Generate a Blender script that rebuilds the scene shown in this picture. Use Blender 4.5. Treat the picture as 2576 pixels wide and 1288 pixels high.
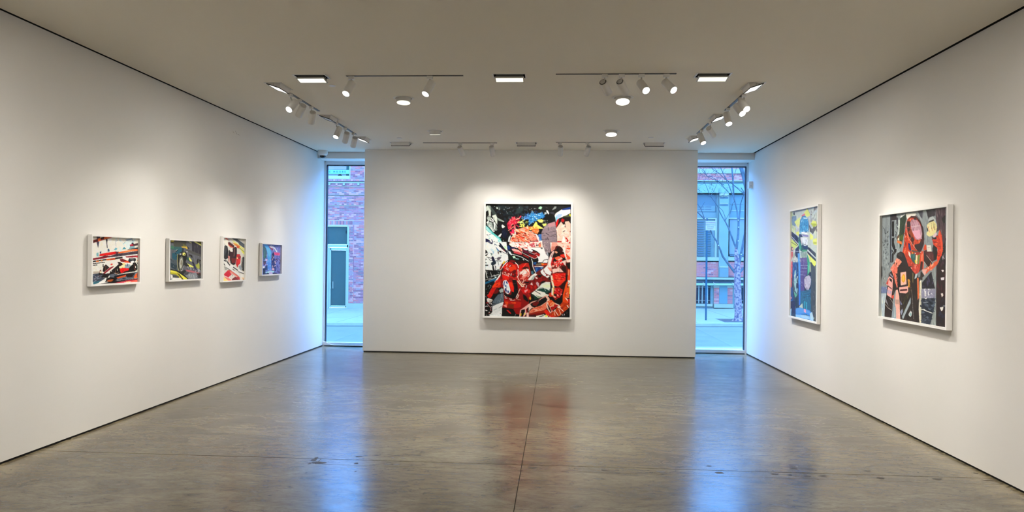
import bpy, bmesh, math, random
import numpy as np
from mathutils import Vector, Matrix

for o in list(bpy.data.objects):
    bpy.data.objects.remove(o)
SC = bpy.context.scene
COL = SC.collection

# ------------------------------------------------------------ camera
F_PX, CX, CY = 1841.17, 1288.0, 650.36
YAW, PITCH, ROLL = 0.0621, 0.00018, 0.01183
CAM = Vector((0, 0, 1.55))
def _axes():
    c, s = math.cos(YAW), math.sin(YAW)
    r = Vector((c, s, 0)); f = Vector((-s, c, 0)); u = Vector((0, 0, 1))
    c, s = math.cos(PITCH), math.sin(PITCH)
    f, u = c*f + s*u, -s*f + c*u
    c, s = math.cos(ROLL), math.sin(ROLL)
    r, u = c*r + s*u, -s*r + c*u
    return r, f, u
AR, AF, AU = _axes()
cd = bpy.data.cameras.new('camera')
cam = bpy.data.objects.new('camera', cd); COL.objects.link(cam)
cd.sensor_width = 36.0
cd.lens = F_PX/2576*36.0
cd.shift_y = (CY-644)/2576
cd.clip_end = 200; cd.clip_start = 0.05
M = Matrix.Identity(4)
for i in range(3):
    M[i][0] = AR[i]; M[i][1] = AU[i]; M[i][2] = -AF[i]; M[i][3] = CAM[i]
cam.matrix_world = M
SC.camera = cam

# ------------------------------------------------------------ world, exposure
SC.view_settings.view_transform = 'Standard'
SC.view_settings.look = 'None'
SC.view_settings.gamma = 1.0
SC.view_settings.use_curve_mapping = False
SC.view_settings.exposure = 0.0
SC.cycles.use_denoising = True
SC.cycles.max_bounces = 10
SC.cycles.diffuse_bounces = 6
SC.cycles.glossy_bounces = 5
SC.cycles.transparent_max_bounces = 12
SC.cycles.caustics_reflective = False
SC.cycles.caustics_refractive = False
SC.cycles.sample_clamp_indirect = 14.0

w = bpy.data.worlds.new('overcast_sky'); SC.world = w
w.use_nodes = True
bg = w.node_tree.nodes['Background']
bg.inputs['Color'].default_value = (0.125, 0.40, 1.0, 1)     # daylight seen by a camera balanced for warm lamps
bg.inputs['Strength'].default_value = 14.5

WARM = (1.0, 0.945, 0.865)
def area(name, loc, size, energy, col=WARM, direction=(0, 0, -1)):
    d = bpy.data.lights.new(name, 'AREA'); d.shape = 'RECTANGLE'
    d.size, d.size_y = size; d.energy = energy; d.color = col
    o = bpy.data.objects.new(name, d); COL.objects.link(o); o.location = loc
    o.rotation_euler = Vector(direction).to_track_quat('-Z', 'Y').to_euler()
    return o
def spot(name, loc, target, energy, angle=60, blend=0.8, col=WARM, radius=0.03):
    d = bpy.data.lights.new(name, 'SPOT'); d.energy = energy; d.color = col
    d.spot_size = math.radians(angle); d.spot_blend = blend; d.shadow_soft_size = radius
    o = bpy.data.objects.new(name, d); COL.objects.link(o); o.location = loc
    o.rotation_euler = (Vector(target)-Vector(loc)).to_track_quat('-Z', 'Y').to_euler()
    return o

def washer(name, loc, out, energy, dist, col=WARM):
    """wall washer: a point lamp whose reflector throws an even light down the wall (photometric curve in the lamp's nodes)"""
    d = bpy.data.lights.new(name, 'POINT'); d.energy = energy; d.color = col; d.shadow_soft_size = .035; d.use_nodes = True
    nt = d.node_tree; N = nt.nodes.new; L = nt.links.new; em = nt.nodes['Emission']
    def math_(op, a, b=None, clamp=False):
        n = N('ShaderNodeMath'); n.operation = op; n.use_clamp = clamp
        for i, v in enumerate((a, b)):
            if v is None: continue
            if isinstance(v, (int, float)): n.inputs[i].default_value = v
            else: L(v, n.inputs[i])
        return n.outputs[0]
    tc = N('ShaderNodeTexCoord'); sp = N('ShaderNodeSeparateXYZ'); L(tc.outputs['Normal'], sp.inputs[0])
    k = NSIGN
    side = math_('MULTIPLY', sp.outputs['X' if out[0] else 'Y'], float(out[0] or out[1])*k)
    down = math_('MULTIPLY', sp.outputs['Z'], -k)
    under = math_('GREATER_THAN', down, .02)
    r = math_('DIVIDE', math_('MAXIMUM', down, 0), math_('MAXIMUM', side, .02))
    rr = math_('DIVIDE', r, 4.0*1.15/dist, True)
    cr = N('ShaderNodeValToRGB'); e = cr.color_ramp.elements; cr.color_ramp.interpolation = 'B_SPLINE'
    e[0].position, e[0].color = .0, (0, 0, 0, 1); e[1].position, e[1].color = 1, (0, 0, 0, 1)
    for p, v in ((.14, .17), (.35, .38), (.75, .80), (1.2, 1.0), (1.7, .84), (2.4, .60), (3.0, .32), (3.5, .08)):
        q = e.new(p/4); q.color = (v, v, v, 1)
    L(rr, cr.inputs[0])
    al = sp.outputs['Y' if out[0] else 'X']
    ca = math_('DIVIDE', side, math_('SQRT', math_('ADD', math_('ADD', math_('MULTIPLY', side, side), math_('MULTIPLY', al, al)), 1e-5)))
    az = math_('MULTIPLY', math_('SUBTRACT', ca, .28), 2.8, True)
    p = math_('POWER', math_('ADD', math_('MULTIPLY', r, r), 1), 1.5)
    f = math_('MULTIPLY', math_('MULTIPLY', cr.outputs[0], math_('MINIMUM', p, 40*(1.15/dist)**3)), math_('MULTIPLY', az, under))
    L(f, em.inputs['Strength'])
    o = bpy.data.objects.new(name, d); COL.objects.link(o); o.location = loc
    return o
NSIGN = 1.0

XL, XR, H = -4.044, 3.167, 3.302
YP, YW, YC = 11.78, 12.47, 12.04
YB = -6.0                       # wall behind the camera
PXL, PXR = -3.159, 2.204
# the same lamp ring stands above and behind the camera, out of the frame
WE = 23.5
for yy in (-3.6, -1.4, 0.8, 3.0, 4.5):
    washer('wall_lamp', (-2.90, yy, H-.06), (-1, 0), WE, 1.15); washer('wall_lamp', (2.01, yy, H-.06), (1, 0), WE, 1.15)
area('rear_fill', (-0.45, 0.6, H-.05), (3.0, 5.0), 45)  # broad area light added as soft fill for unseen lamps behind
for nm, x, wd in (('portal_left', -3.6, .9), ('portal_right', 2.7, 1.0)):
    p_ = area(nm, (x, 12.62, 1.6), (wd, 3.1), 1, direction=(0, -1, 0))
    p_.data.cycles.is_portal = True

# ------------------------------------------------------------ pixel rays (only used to read places off the photograph)
def ray(px, py):
    return ((px-CX)/F_PX)*AR + AF - ((py-CY)/F_PX)*AU
def hit(axis, v, px, py):
    d = ray(px, py)
    return CAM + d*((v-CAM[axis])/d[axis])
def zs(x):                      # the street falls gently to the left
    return -0.36+(x-6.7)*0.0153
def hitg(px, py, off=0.0):
    d = ray(px, py)
    # CAM.z + t dz = zs(CAM.x + t dx)+off
    t = (zs(CAM.x)+off-CAM.z)/(d.z-0.0153*d.x)
    return CAM + d*t

# ------------------------------------------------------------ materials
def mat(name, col=(.8, .8, .8), rough=.5, metal=0, emit=None, estr=0, spec=.5, noise=None, bump=None):
    m = bpy.data.materials.new(name); m.use_nodes = True
    nt = m.node_tree; b = nt.nodes['Principled BSDF']
    b.inputs['Base Color'].default_value = (*col, 1)
    b.inputs['Roughness'].default_value = rough
    b.inputs['Metallic'].default_value = metal
    b.inputs['Specular IOR Level'].default_value = spec
    if emit:
        b.inputs['Emission Color'].default_value = (*emit, 1)
        b.inputs['Emission Strength'].default_value = estr
    if noise or bump:
        tc = nt.nodes.new('ShaderNodeTexCoord')
    if noise:                   # (scale, amount)
        n = nt.nodes.new('ShaderNodeTexNoise'); n.inputs['Scale'].default_value = noise[0]
        n.inputs['Detail'].default_value = 5
        nt.links.new(tc.outputs['Object'], n.inputs['Vector'])
        r = nt.nodes.new('ShaderNodeValToRGB'); k = noise[1]
        r.color_ramp.elements[0].position = .3; r.color_ramp.elements[1].position = .7
        r.color_ramp.elements[0].color = (*[c*(1-k) for c in col], 1)
        r.color_ramp.elements[1].color = (*[min(1, c*(1+k)) for c in col], 1)
        nt.links.new(n.outputs['Fac'], r.inputs['Fac']); nt.links.new(r.outputs['Color'], b.inputs['Base Color'])
    if bump:                    # (scale, strength)
        n = nt.nodes.new('ShaderNodeTexNoise'); n.inputs['Scale'].default_value = bump[0]
        nt.links.new(tc.outputs['Object'], n.inputs['Vector'])
        bp = nt.nodes.new('ShaderNodeBump'); bp.inputs['Strength'].default_value = bump[1]; bp.inputs['Distance'].default_value = .002
        nt.links.new(n.outputs['Fac'], bp.inputs['Height']); nt.links.new(bp.outputs['Normal'], b.inputs['Normal'])
    return m

M_WALL = mat('white_wall_paint', (.80, .785, .755), .75, spec=.3, bump=(40, .15), noise=(1.2, .012))
M_CEIL = mat('ceiling_paint', (.78, .735, .635), .85, spec=.2, noise=(.7, .012))
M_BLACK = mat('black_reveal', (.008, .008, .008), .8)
M_WHITE = mat('white_enamel', (.82, .82, .80), .35)
M_FRAME = mat('white_lacquer_frame', (.86, .85, .82), .4)
M_LAMPW = mat('lamp_body_white', (.72, .71, .69), .4)
M_LAMPG = mat('lamp_body_grey', (.55, .53, .50), .45)
M_DARKM = mat('dark_trim_and_recess_shade', (.03, .03, .03), .5)
M_TRACK = mat('track_slot_grey', (.10, .095, .09), .5)
M_RECESS = mat('recess_black', (.012, .012, .012), .8)
M_LIT = mat('lit_lens', (1, .95, .85), .4, emit=(1, .97, .88), estr=2.6)
M_LITY = mat('lit_diffuser', (1, .97, .8), .4, emit=(1, .98, .74), estr=1.6)
M_LITDIM = mat('lit_diffuser_edge', (1, .97, .9), .4, emit=(1, .97, .9), estr=1.3)
M_OFF = mat('unlit_lens', (.5, .48, .42), .3)
M_WINF = mat('window_frame_paint', (.70, .72, .72), .45)
M_GASK = mat('dark_gasket', (.02, .022, .03), .5)
M_DOME = mat('camera_dome_black', (.008, .008, .01), .08)

def glass_mat(name, tint=(1, 1, 1), ior=1.45, rough=0.0):
    m = bpy.data.materials.new(name); m.use_nodes = True
    nt = m.node_tree; nt.nodes.clear()
    out = nt.nodes.new('ShaderNodeOutputMaterial'); mx = nt.nodes.new('ShaderNodeMixShader')
    tr = nt.nodes.new('ShaderNodeBsdfTransparent'); gl = nt.nodes.new('ShaderNodeBsdfGlossy')
    fr = nt.nodes.new('ShaderNodeFresnel')          # a thin pane reflects alike from both sides
    ge = nt.nodes.new('ShaderNodeNewGeometry'); mr = nt.nodes.new('ShaderNodeMapRange')
    mr.inputs['To Min'].default_value = ior; mr.inputs['To Max'].default_value = 1/ior
    nt.links.new(ge.outputs['Backfacing'], mr.inputs['Value']); nt.links.new(mr.outputs[0], fr.inputs['IOR'])
    tr.inputs['Color'].default_value = (*tint, 1); gl.inputs['Roughness'].default_value = rough
    nt.links.new(fr.outputs[0], mx.inputs[0]); nt.links.new(tr.outputs[0], mx.inputs[1]); nt.links.new(gl.outputs[0], mx.inputs[2])
    nt.links.new(mx.outputs[0], out.inputs['Surface'])
    return m
M_GLASS = glass_mat('window_glass', (.97, .99, 1))
M_GLAZE = glass_mat('picture_glass', (.99, .99, .99), 1.2)

def concrete():
    m = bpy.data.materials.new('polished_concrete'); m.use_nodes = True
    nt = m.node_tree; b = nt.nodes['Principled BSDF']; N = nt.nodes.new; Lk = nt.links.new
    tc = N('ShaderNodeTexCoord')
    def noise(scale, st=(1, 1, 1), detail=6, rough=.6, dist=0):
        mp = N('ShaderNodeMapping'); mp.inputs['Scale'].default_value = st; Lk(tc.outputs['Object'], mp.inputs['Vector'])
        n = N('ShaderNodeTexNoise'); n.inputs['Scale'].default_value = scale; n.inputs['Detail'].default_value = detail
        n.inputs['Roughness'].default_value = rough; n.inputs['Distortion'].default_value = dist
        Lk(mp.outputs[0], n.inputs['Vector']); return n.outputs['Fac']
    def ramp(f, stops):
        r = N('ShaderNodeValToRGB'); e = r.color_ramp.elements
        e[0].position, e[0].color = stops[0][0], (*stops[0][1], 1)
        e[1].position, e[1].color = stops[-1][0], (*stops[-1][1], 1)
        for p, c in stops[1:-1]:
            q = e.new(p); q.color = (*c, 1)
        Lk(f, r.inputs['Fac']); return r.outputs['Color']
    def mix(a, bb, fac, mode='MULTIPLY'):
        x = N('ShaderNodeMix'); x.data_type = 'RGBA'; x.blend_type = mode
        if isinstance(fac, float): x.inputs[0].default_value = fac
        else: Lk(fac, x.inputs[0])
        Lk(a, x.inputs[6]); Lk(bb, x.inputs[7]); return x.outputs[2]
    big = ramp(noise(.55, (1, 1.3, 1), 4, .55, .6), [(.30, (.125, .094, .056)), (.5, (.180, .150, .096)), (.70, (.215, .193, .134))])
    mid = ramp(noise(2.2, (.8, 1.6, 1), 8, .66, 1.0), [(.34, (.56, .53, .48)), (.48, (1.0, 1.0, 1.0)), (.62, (1.24, 1.25, 1.22))])
    fine = ramp(noise(9, (.55, 1.5, 1), 10, .72, 1.4), [(.33, (.42, .40, .36)), (.45, (1, 1, 1)), (.68, (1.2, 1.2, 1.16))])
    scr = ramp(noise(5.5, (.5, 2.2, 1), 12, .78, 2.6), [(.0, (1, 1, 1)), (.485, (1, 1, 1)), (.50, (.72, .70, .66)), (.515, (1, 1, 1)), (1, (1, 1, 1))])
    grit = ramp(noise(32, (.45, 1.6, 1), 8, .75, .6), [(.34, (.62, .60, .56)), (.47, (1, 1, 1)), (.72, (1.12, 1.12, 1.10))])
    blot = ramp(noise(3.6, (.6, 1.8, 1), 10, .7, 2.2), [(.0, (.52, .50, .47)), (.36, (.60, .58, .55)), (.43, (1, 1, 1)), (1, (1, 1, 1))])
    c = mix(big, mid, 1.0); c = mix(c, fine, 1.0); c = mix(c, scr, .9); c = mix(c, grit, .9); c = mix(c, blot, .8)
    Lk(c, b.inputs['Base Color'])
    rr = N('ShaderNodeMapRange'); rr.inputs['To Min'].default_value = .13; rr.inputs['To Max'].default_value = .30
    Lk(noise(3.0, (1, 1.6, 1), 8, .7, 1), rr.inputs['Value']); Lk(rr.outputs[0], b.inputs['Roughness'])
    b.inputs['Specular IOR Level'].default_value = .72
    bp = N('ShaderNodeBump'); bp.inputs['Strength'].default_value = .22; bp.inputs['Distance'].default_value = .004
    Lk(noise(7, (1, 1, 1), 6, .6), bp.inputs['Height']); Lk(bp.outputs[0], b.inputs['Normal'])
    return m
M_CONC = concrete()
M_PATCH = mat('dark_filler', (.060, .046, .026), .5, noise=(30, .3))
M_JOINT = mat('joint_dirt', (.035, .028, .02), .9)

# ------------------------------------------------------------ mesh helpers
def link(name, me, parent=None, m=None):
    o = bpy.data.objects.new(name, me); COL.objects.link(o)
    if m is not None and not me.materials: me.materials.append(m)
    if parent is not None:
        o.parent = parent; o.matrix_parent_inverse = Matrix.Translation(parent.location).inverted() if parent.type == 'EMPTY' else parent.matrix_basis.inverted()
    return o
def build(name, bm, m, parent=None, smooth=False, bevel=0):
    if bevel:
        bmesh.ops.bevel(bm, geom=list(bm.edges), offset=bevel, segments=2, affect='EDGES', profile=.6)
    me = bpy.data.meshes.new(name); bm.to_mesh(me); bm.free()
    if smooth:
        for p in me.polygons: p.use_smooth = True
    return link(name, me, parent, m)
def bx(bm, x0, x1, y0, y1, z0, z1):
    vs = [bm.verts.new(v) for v in ((x0, y0, z0), (x1, y0, z0), (x1, y1, z0), (x0, y1, z0), (x0, y0, z1), (x1, y0, z1), (x1, y1, z1), (x0, y1, z1))]
    for f in ((0, 3, 2, 1), (4, 5, 6, 7), (0, 1, 5, 4), (1, 2, 6, 5), (2, 3, 7, 6), (3, 0, 4, 7)):
        bm.faces.new([vs[i] for i in f])
    return vs
def box(name, x0, x1, y0, y1, z0, z1, m, parent=None, bevel=0):
    bm = bmesh.new(); bx(bm, x0, x1, y0, y1, z0, z1)
    return build(name, bm, m, parent, bevel=bevel)
def tube(bm, pts, rads, n=10, cap=True):
    pts = [Vector(p) for p in pts]; rings = []
    up = Vector((0, 0, 1))
    for i, p in enumerate(pts):
        t = (pts[min(i+1, len(pts)-1)]-pts[max(i-1, 0)]).normalized()
        a = t.cross(up if abs(t.z) < .95 else Vector((1, 0, 0))).normalized(); b = t.cross(a)
        rings.append([bm.verts.new(p+(a*math.cos(2*math.pi*k/n)+b*math.sin(2*math.pi*k/n))*rads[i]) for k in range(n)])
    for r0, r1 in zip(rings, rings[1:]):
        for k in range(n):
            bm.faces.new((r0[k], r0[(k+1) % n], r1[(k+1) % n], r1[k]))
    if cap:
        bm.faces.new(rings[0]); bm.faces.new(list(reversed(rings[-1])))
    return rings
def lathe(bm, prof, c=(0, 0, 0), n=24, mtx=None):
    rings = []
    for r, z in prof:
        ring = []
        for k in range(n):
            v = Vector((r*math.cos(2*math.pi*k/n), r*math.sin(2*math.pi*k/n), z))
            if mtx is not None: v = mtx @ v
            ring.append(bm.verts.new(v+Vector(c)))
        rings.append(ring)
    for r0, r1 in zip(rings, rings[1:]):
        for k in range(n):
            bm.faces.new((r0[k], r0[(k+1) % n], r1[(k+1) % n], r1[k]))
    bm.faces.new(list(reversed(rings[0]))); bm.faces.new(rings[-1])
def empty(name, loc, label=None, cat=None, group=None, kind=None):
    o = bpy.data.objects.new(name, None); COL.objects.link(o); o.location = loc; o.empty_display_size = .1
    tag(o, label, cat, group, kind); return o
def tag(o, label=None, cat=None, group=None, kind=None):
    if label: o['label'] = label
    if cat: o['category'] = cat
    if group: o['group'] = group
    if kind: o['kind'] = kind
    return o
def struct(o, label, cat):
    return tag(o, label, cat, None, 'structure')
# ============================================================ the room
G = 0.018
struct(box('wall_left', XL-.14, XL, YB-.1, YW+.10, G, H+.003, M_WALL), 'long white left gallery wall carrying the four small framed paintings', 'wall')
struct(box('wall_right', XR, XR+.14, YB-.1, YW+.10, G, H+.003, M_WALL), 'long white right gallery wall carrying the two portrait paintings', 'wall')
struct(box('wall_back', XL, XR, YB-.12, YB, G, H+.30, M_WALL), 'white wall behind the viewer, out of the photo', 'wall')
struct(box('wall_front', PXL, PXR, YP, YP+.22, G, H-.001, M_WALL, bevel=.002), 'free-standing white partition between the two windows, the big red painting on it', 'wall')
struct(box('wall_street', -2.55, 1.75, YW-.04, YW+.10, 0, 3.195, M_WALL), 'white wall between the two windows, hidden behind the partition', 'wall')
struct(box('baseboard_left', XL-.05, XL-.012, YB, YW, 0, G+.004, M_BLACK), 'thin black recessed reveal under the left wall', 'baseboard')
struct(box('baseboard_right', XR+.012, XR+.05, YB, YW, 0, G+.004, M_BLACK), 'thin black recessed reveal under the right wall', 'baseboard')
struct(box('baseboard_front', PXL+.012, PXR-.012, YP+.012, YP+.2, 0, G+.004, M_BLACK), 'thin black recessed reveal under the front partition', 'baseboard')
struct(box('baseboard_back', XL, XR, YB-.05, YB-.012, 0, G+.004, M_BLACK), 'thin black reveal under the back wall', 'baseboard')
struct(box('gap_shade_left', XL-.14, XL-.004, YB-.1, YW+.10, H+.003, H+.30, M_BLACK), 'black strip darkening the shadow gap between ceiling and left wall', 'trim')  # black strip added so the gap at the ceiling edge reads as deep shade
struct(box('gap_shade_right', XR+.004, XR+.14, YB-.1, YW+.10, H+.003, H+.30, M_BLACK), 'black strip darkening the shadow gap between ceiling and right wall', 'trim')  # same added black strip on the right side
# header box over the street windows
struct(box('trim_1', XL, XR, YC+.035, YW+.10, 3.197, H+.30, M_WALL), 'white header box running above both street windows', 'trim')
struct(box('roof', XL-.14, XR+.14, YB-.12, YW+.3, H+.30, H+.40, M_BLACK), 'dark slab hidden above the suspended ceiling', 'roof')

# scuff marks high on the left wall
bm = bmesh.new()
wl = bpy.data.objects['wall_left']
for (x0, y0, x1, y1) in ((586.5, 331, 589, 335.5), (592, 329.5, 594, 333), (594, 333.5, 597, 339), (599, 337.5, 602.5, 340.5)):
    a = hit(0, XL+.0006, x0, y0); b = hit(0, XL+.0006, x1, y1)
    n = Vector((0, -(b-a).z, (b-a).y)).normalized()*.006
    bm.faces.new([bm.verts.new(v) for v in (a-n, b-n*.5, b+n*.5, a+n)])
M_SCUFF = mat('scuff_grey', (.52, .50, .46), .7)
build('scuff_mark', bm, M_SCUFF, wl)

# floor: slabs cut by saw joints over a dark bed
fl = struct(empty('floor', (0, 0, -.06)), 'polished mottled concrete gallery floor with saw-cut joints', 'floor')
box('joint_bed', XL-.1, XR+.1, YB-.1, YW+.12, -.06, -.008, M_JOINT, fl)
JX = -.25
def slab(x0, x1, y0, y1, m=M_CONC, nm='concrete_slab'):
    return box(nm, x0, x1, y0, y1, -.03, 0, m, fl)
e = .0022
slab(XL-.1, JX-e, YB-.1, 5.36-e); slab(JX+e, XR+.1, YB-.1, 5.36-e)
slab(XL-.1, -1.79, 5.36-e, 5.502-e)
slab(-1.786, JX-e, 5.36+e, 5.502-e, nm='filler_strip'); slab(JX+e, XR+.1, 5.36+e, 5.502-e, nm='filler_strip')
slab(XL-.1, JX-e, 5.506+e, 9.12-.002); slab(JX+e, XR+.1, 5.506+e, 9.12-.002)
slab(XL-.1, JX-e, 9.12+.002, YW+.12); slab(JX+e, XR+.1, 9.12+.002, YW+.12)
R = random.Random(5)
spots = [(1300+x/2.019, 860+y/2.019, w, h) for x, y, w, h in ((80, 640, 24, 4), (445, 651, 18, 4), (733, 660, 26, 4), (1030, 665, 24, 4),
    (1312, 671, 20, 4), (1388, 677, 13, 3), (1475, 684, 20, 3), (1555, 681, 19, 4), (1848, 692, 19, 5), (2135, 697, 26, 4), (2400, 704, 30, 4),
    (428, 615, 12, 2.5), (975, 631, 14, 2.5), (1408, 643, 18, 2.5), (1510, 650, 15, 2.5), (1780, 655, 18, 3), (2330, 667, 14, 3), (300, 631, 14, 2))]
spots += [(700+x/6.44, 1120+y/6.44, w/6.44, h/6.44) for x, y, w, h in ((1265, 295, 85, 28), (1770, 308, 120, 26), (1912, 312, 115, 26), (1850, 205, 60, 18),
    (2025, 208, 90, 16), (1300, 185, 120, 18), (650, 283, 250, 40), (575, 238, 110, 45), (615, 205, 70, 26), (505, 296, 60, 30), (1880, 378, 40, 12), (1250, 425, 34, 12))]
for i, (px, py, w_, h_) in enumerate(spots):
    c = hit(2, 0, px, py); k = c.y/F_PX
    rx = w_/2*k; ry = h_/2*c.y*k/1.55
    bm = bmesh.new(); n = 11
    vs = [Vector((c.x+rx*math.cos(a)*R.uniform(.75, 1.15), c.y+ry*math.sin(a)*R.uniform(.7, 1.15), 0)) for a in [2*math.pi*q/n for q in range(n)]]
    lo = [bm.verts.new(v+Vector((0, 0, -.0005))) for v in vs]; hi = [bm.verts.new(v+Vector((0, 0, .0006))) for v in vs]
    bm.faces.new(hi); bm.faces.new(lo[::-1])
    for q in range(n): bm.faces.new((lo[q], lo[(q+1) % n], hi[(q+1) % n], hi[q]))
    build('filled_anchor_hole', bm, M_PATCH, fl)

# ---------------------------------------------------------------- ceiling with real openings
# rectangular lamps: (centre x, centre y, long axis, outward direction)
RL = []
for x in (-2.415, -.48, 1.44): RL.append(('near', x, 7.0, 'x', (0, -1)))
for y in (7.39, 9.035, 10.66): RL.append(('left', -2.895, y, 'y', (-1, 0)))
for y in (7.44, 8.99, 10.545): RL.append(('right', 1.925, y, 'y', (1, 0)))
for x in (-2.41, -.49, 1.42): RL.append(('far', x, 11.07, 'x', (0, 1)))
DL = [(-1.71, 7.96, 8), (-1.71, 10.03, -9), (.68, 7.94, 18), (.71, 10.01, 13)]
holes = []
for _, x, y, ax, _o in RL:
    a, b = (.15, .075) if ax == 'x' else (.075, .15)
    holes.append((x-a, x+a, y-b, y+b))
for x, y, _t in DL: holes.append((x-.083, x+.083, y-.083, y+.083))
X0, X1, Y0, Y1 = XL+.036, XR-.036, YB, YC
xs = sorted({X0, X1, *[h[0] for h in holes], *[h[1] for h in holes]}); ys = sorted({Y0, Y1, *[h[2] for h in holes], *[h[3] for h in holes]})
bm = bmesh.new(); V = {}
def cv(i, j, z):
    if (i, j, z) not in V: V[i, j, z] = bm.verts.new((xs[i], ys[j], z))
    return V[i, j, z]
solid = lambda i, j: 0 <= i < len(xs)-1 and 0 <= j < len(ys)-1 and not any(h[0] < (xs[i]+xs[i+1])/2 < h[1] and h[2] < (ys[j]+ys[j+1])/2 < h[3] for h in holes)
for i in range(len(xs)-1):
    for j in range(len(ys)-1):
        if not solid(i, j): continue
        bm.faces.new((cv(i, j, H), cv(i, j+1, H), cv(i+1, j+1, H), cv(i+1, j, H)))
        for (di, dj, p, q) in ((-1, 0, (i, j), (i, j+1)), (1, 0, (i+1, j+1), (i+1, j)), (0, -1, (i+1, j), (i, j)), (0, 1, (i, j+1), (i+1, j+1))):
            if not solid(i+di, j+dj):
                bm.faces.new((cv(*p, H), cv(*p, H+.02), cv(*q, H+.02), cv(*q, H)))
struct(build('ceiling', bm, M_CEIL), 'suspended warm grey ceiling with recessed lamps and shadow gaps along its edges', 'ceiling')

# ---------------------------------------------------------------- street windows
def window(nm, x0, x1, jamb, label):
    t = struct(empty(nm, ((x0+x1)/2, YW, 0)), label, 'window')
    sgn = 1 if jamb == 'left' else -1
    xj = x0 if jamb == 'left' else x1
    def bb(n, xa, xb, ya, yb, za, zb, m): return box(n, min(xa, xb), max(xa, xb), ya, yb, za, zb, m, t)
    bb('jamb', xj, xj+sgn*.026, YW-.02, YW+.10, 0, 3.19, M_WINF)
    bb('gasket', xj+sgn*.026, xj+sgn*.040, YW+.01, YW+.07, .06, 3.135, M_GASK)
    bb('window_head', xj+sgn*.026, x1 if jamb == 'left' else x0, YW-.02, YW+.10, 3.142, 3.197, M_WINF)
    bb('gasket', xj+sgn*.04, x1 if jamb == 'left' else x0, YW+.01, YW+.07, 3.127, 3.142, M_GASK)
    bb('window_sill', xj+sgn*.026, x1 if jamb == 'left' else x0, YW-.02, YW+.10, .012, .062, M_WINF)
    bb('gasket', xj+sgn*.0, x1 if jamb == 'left' else x0, YW-.005, YW+.08, 0, .012, M_GASK)
    bb('window_pane', xj+sgn*.03, x1 if jamb == 'left' else x0, YW+.035, YW+.037, .062, 3.127, M_GLASS)
window('window_1', XL, -2.55, 'left', 'tall narrow street window in the left corner, looking at a brick facade and glass door')
window('window_2', 1.75, XR, 'right', 'tall narrow street window in the right corner, looking at a bare tree')
struct(box('trim_2', XL-.2, XR+.2, YW+.1, YW+.3, 3.30, 4.6, mat('facade_steel', (.3, .3, .3), .6)), 'gallery front above the windows, outside', 'trim')
struct(box('trim_3', XL-.2, XR+.2, YW+.12, YW+.3, -1.2, -.02, mat('gallery_plinth', (.3, .3, .3), .7)), 'gallery foundation below the windows, outside', 'trim')

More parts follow.
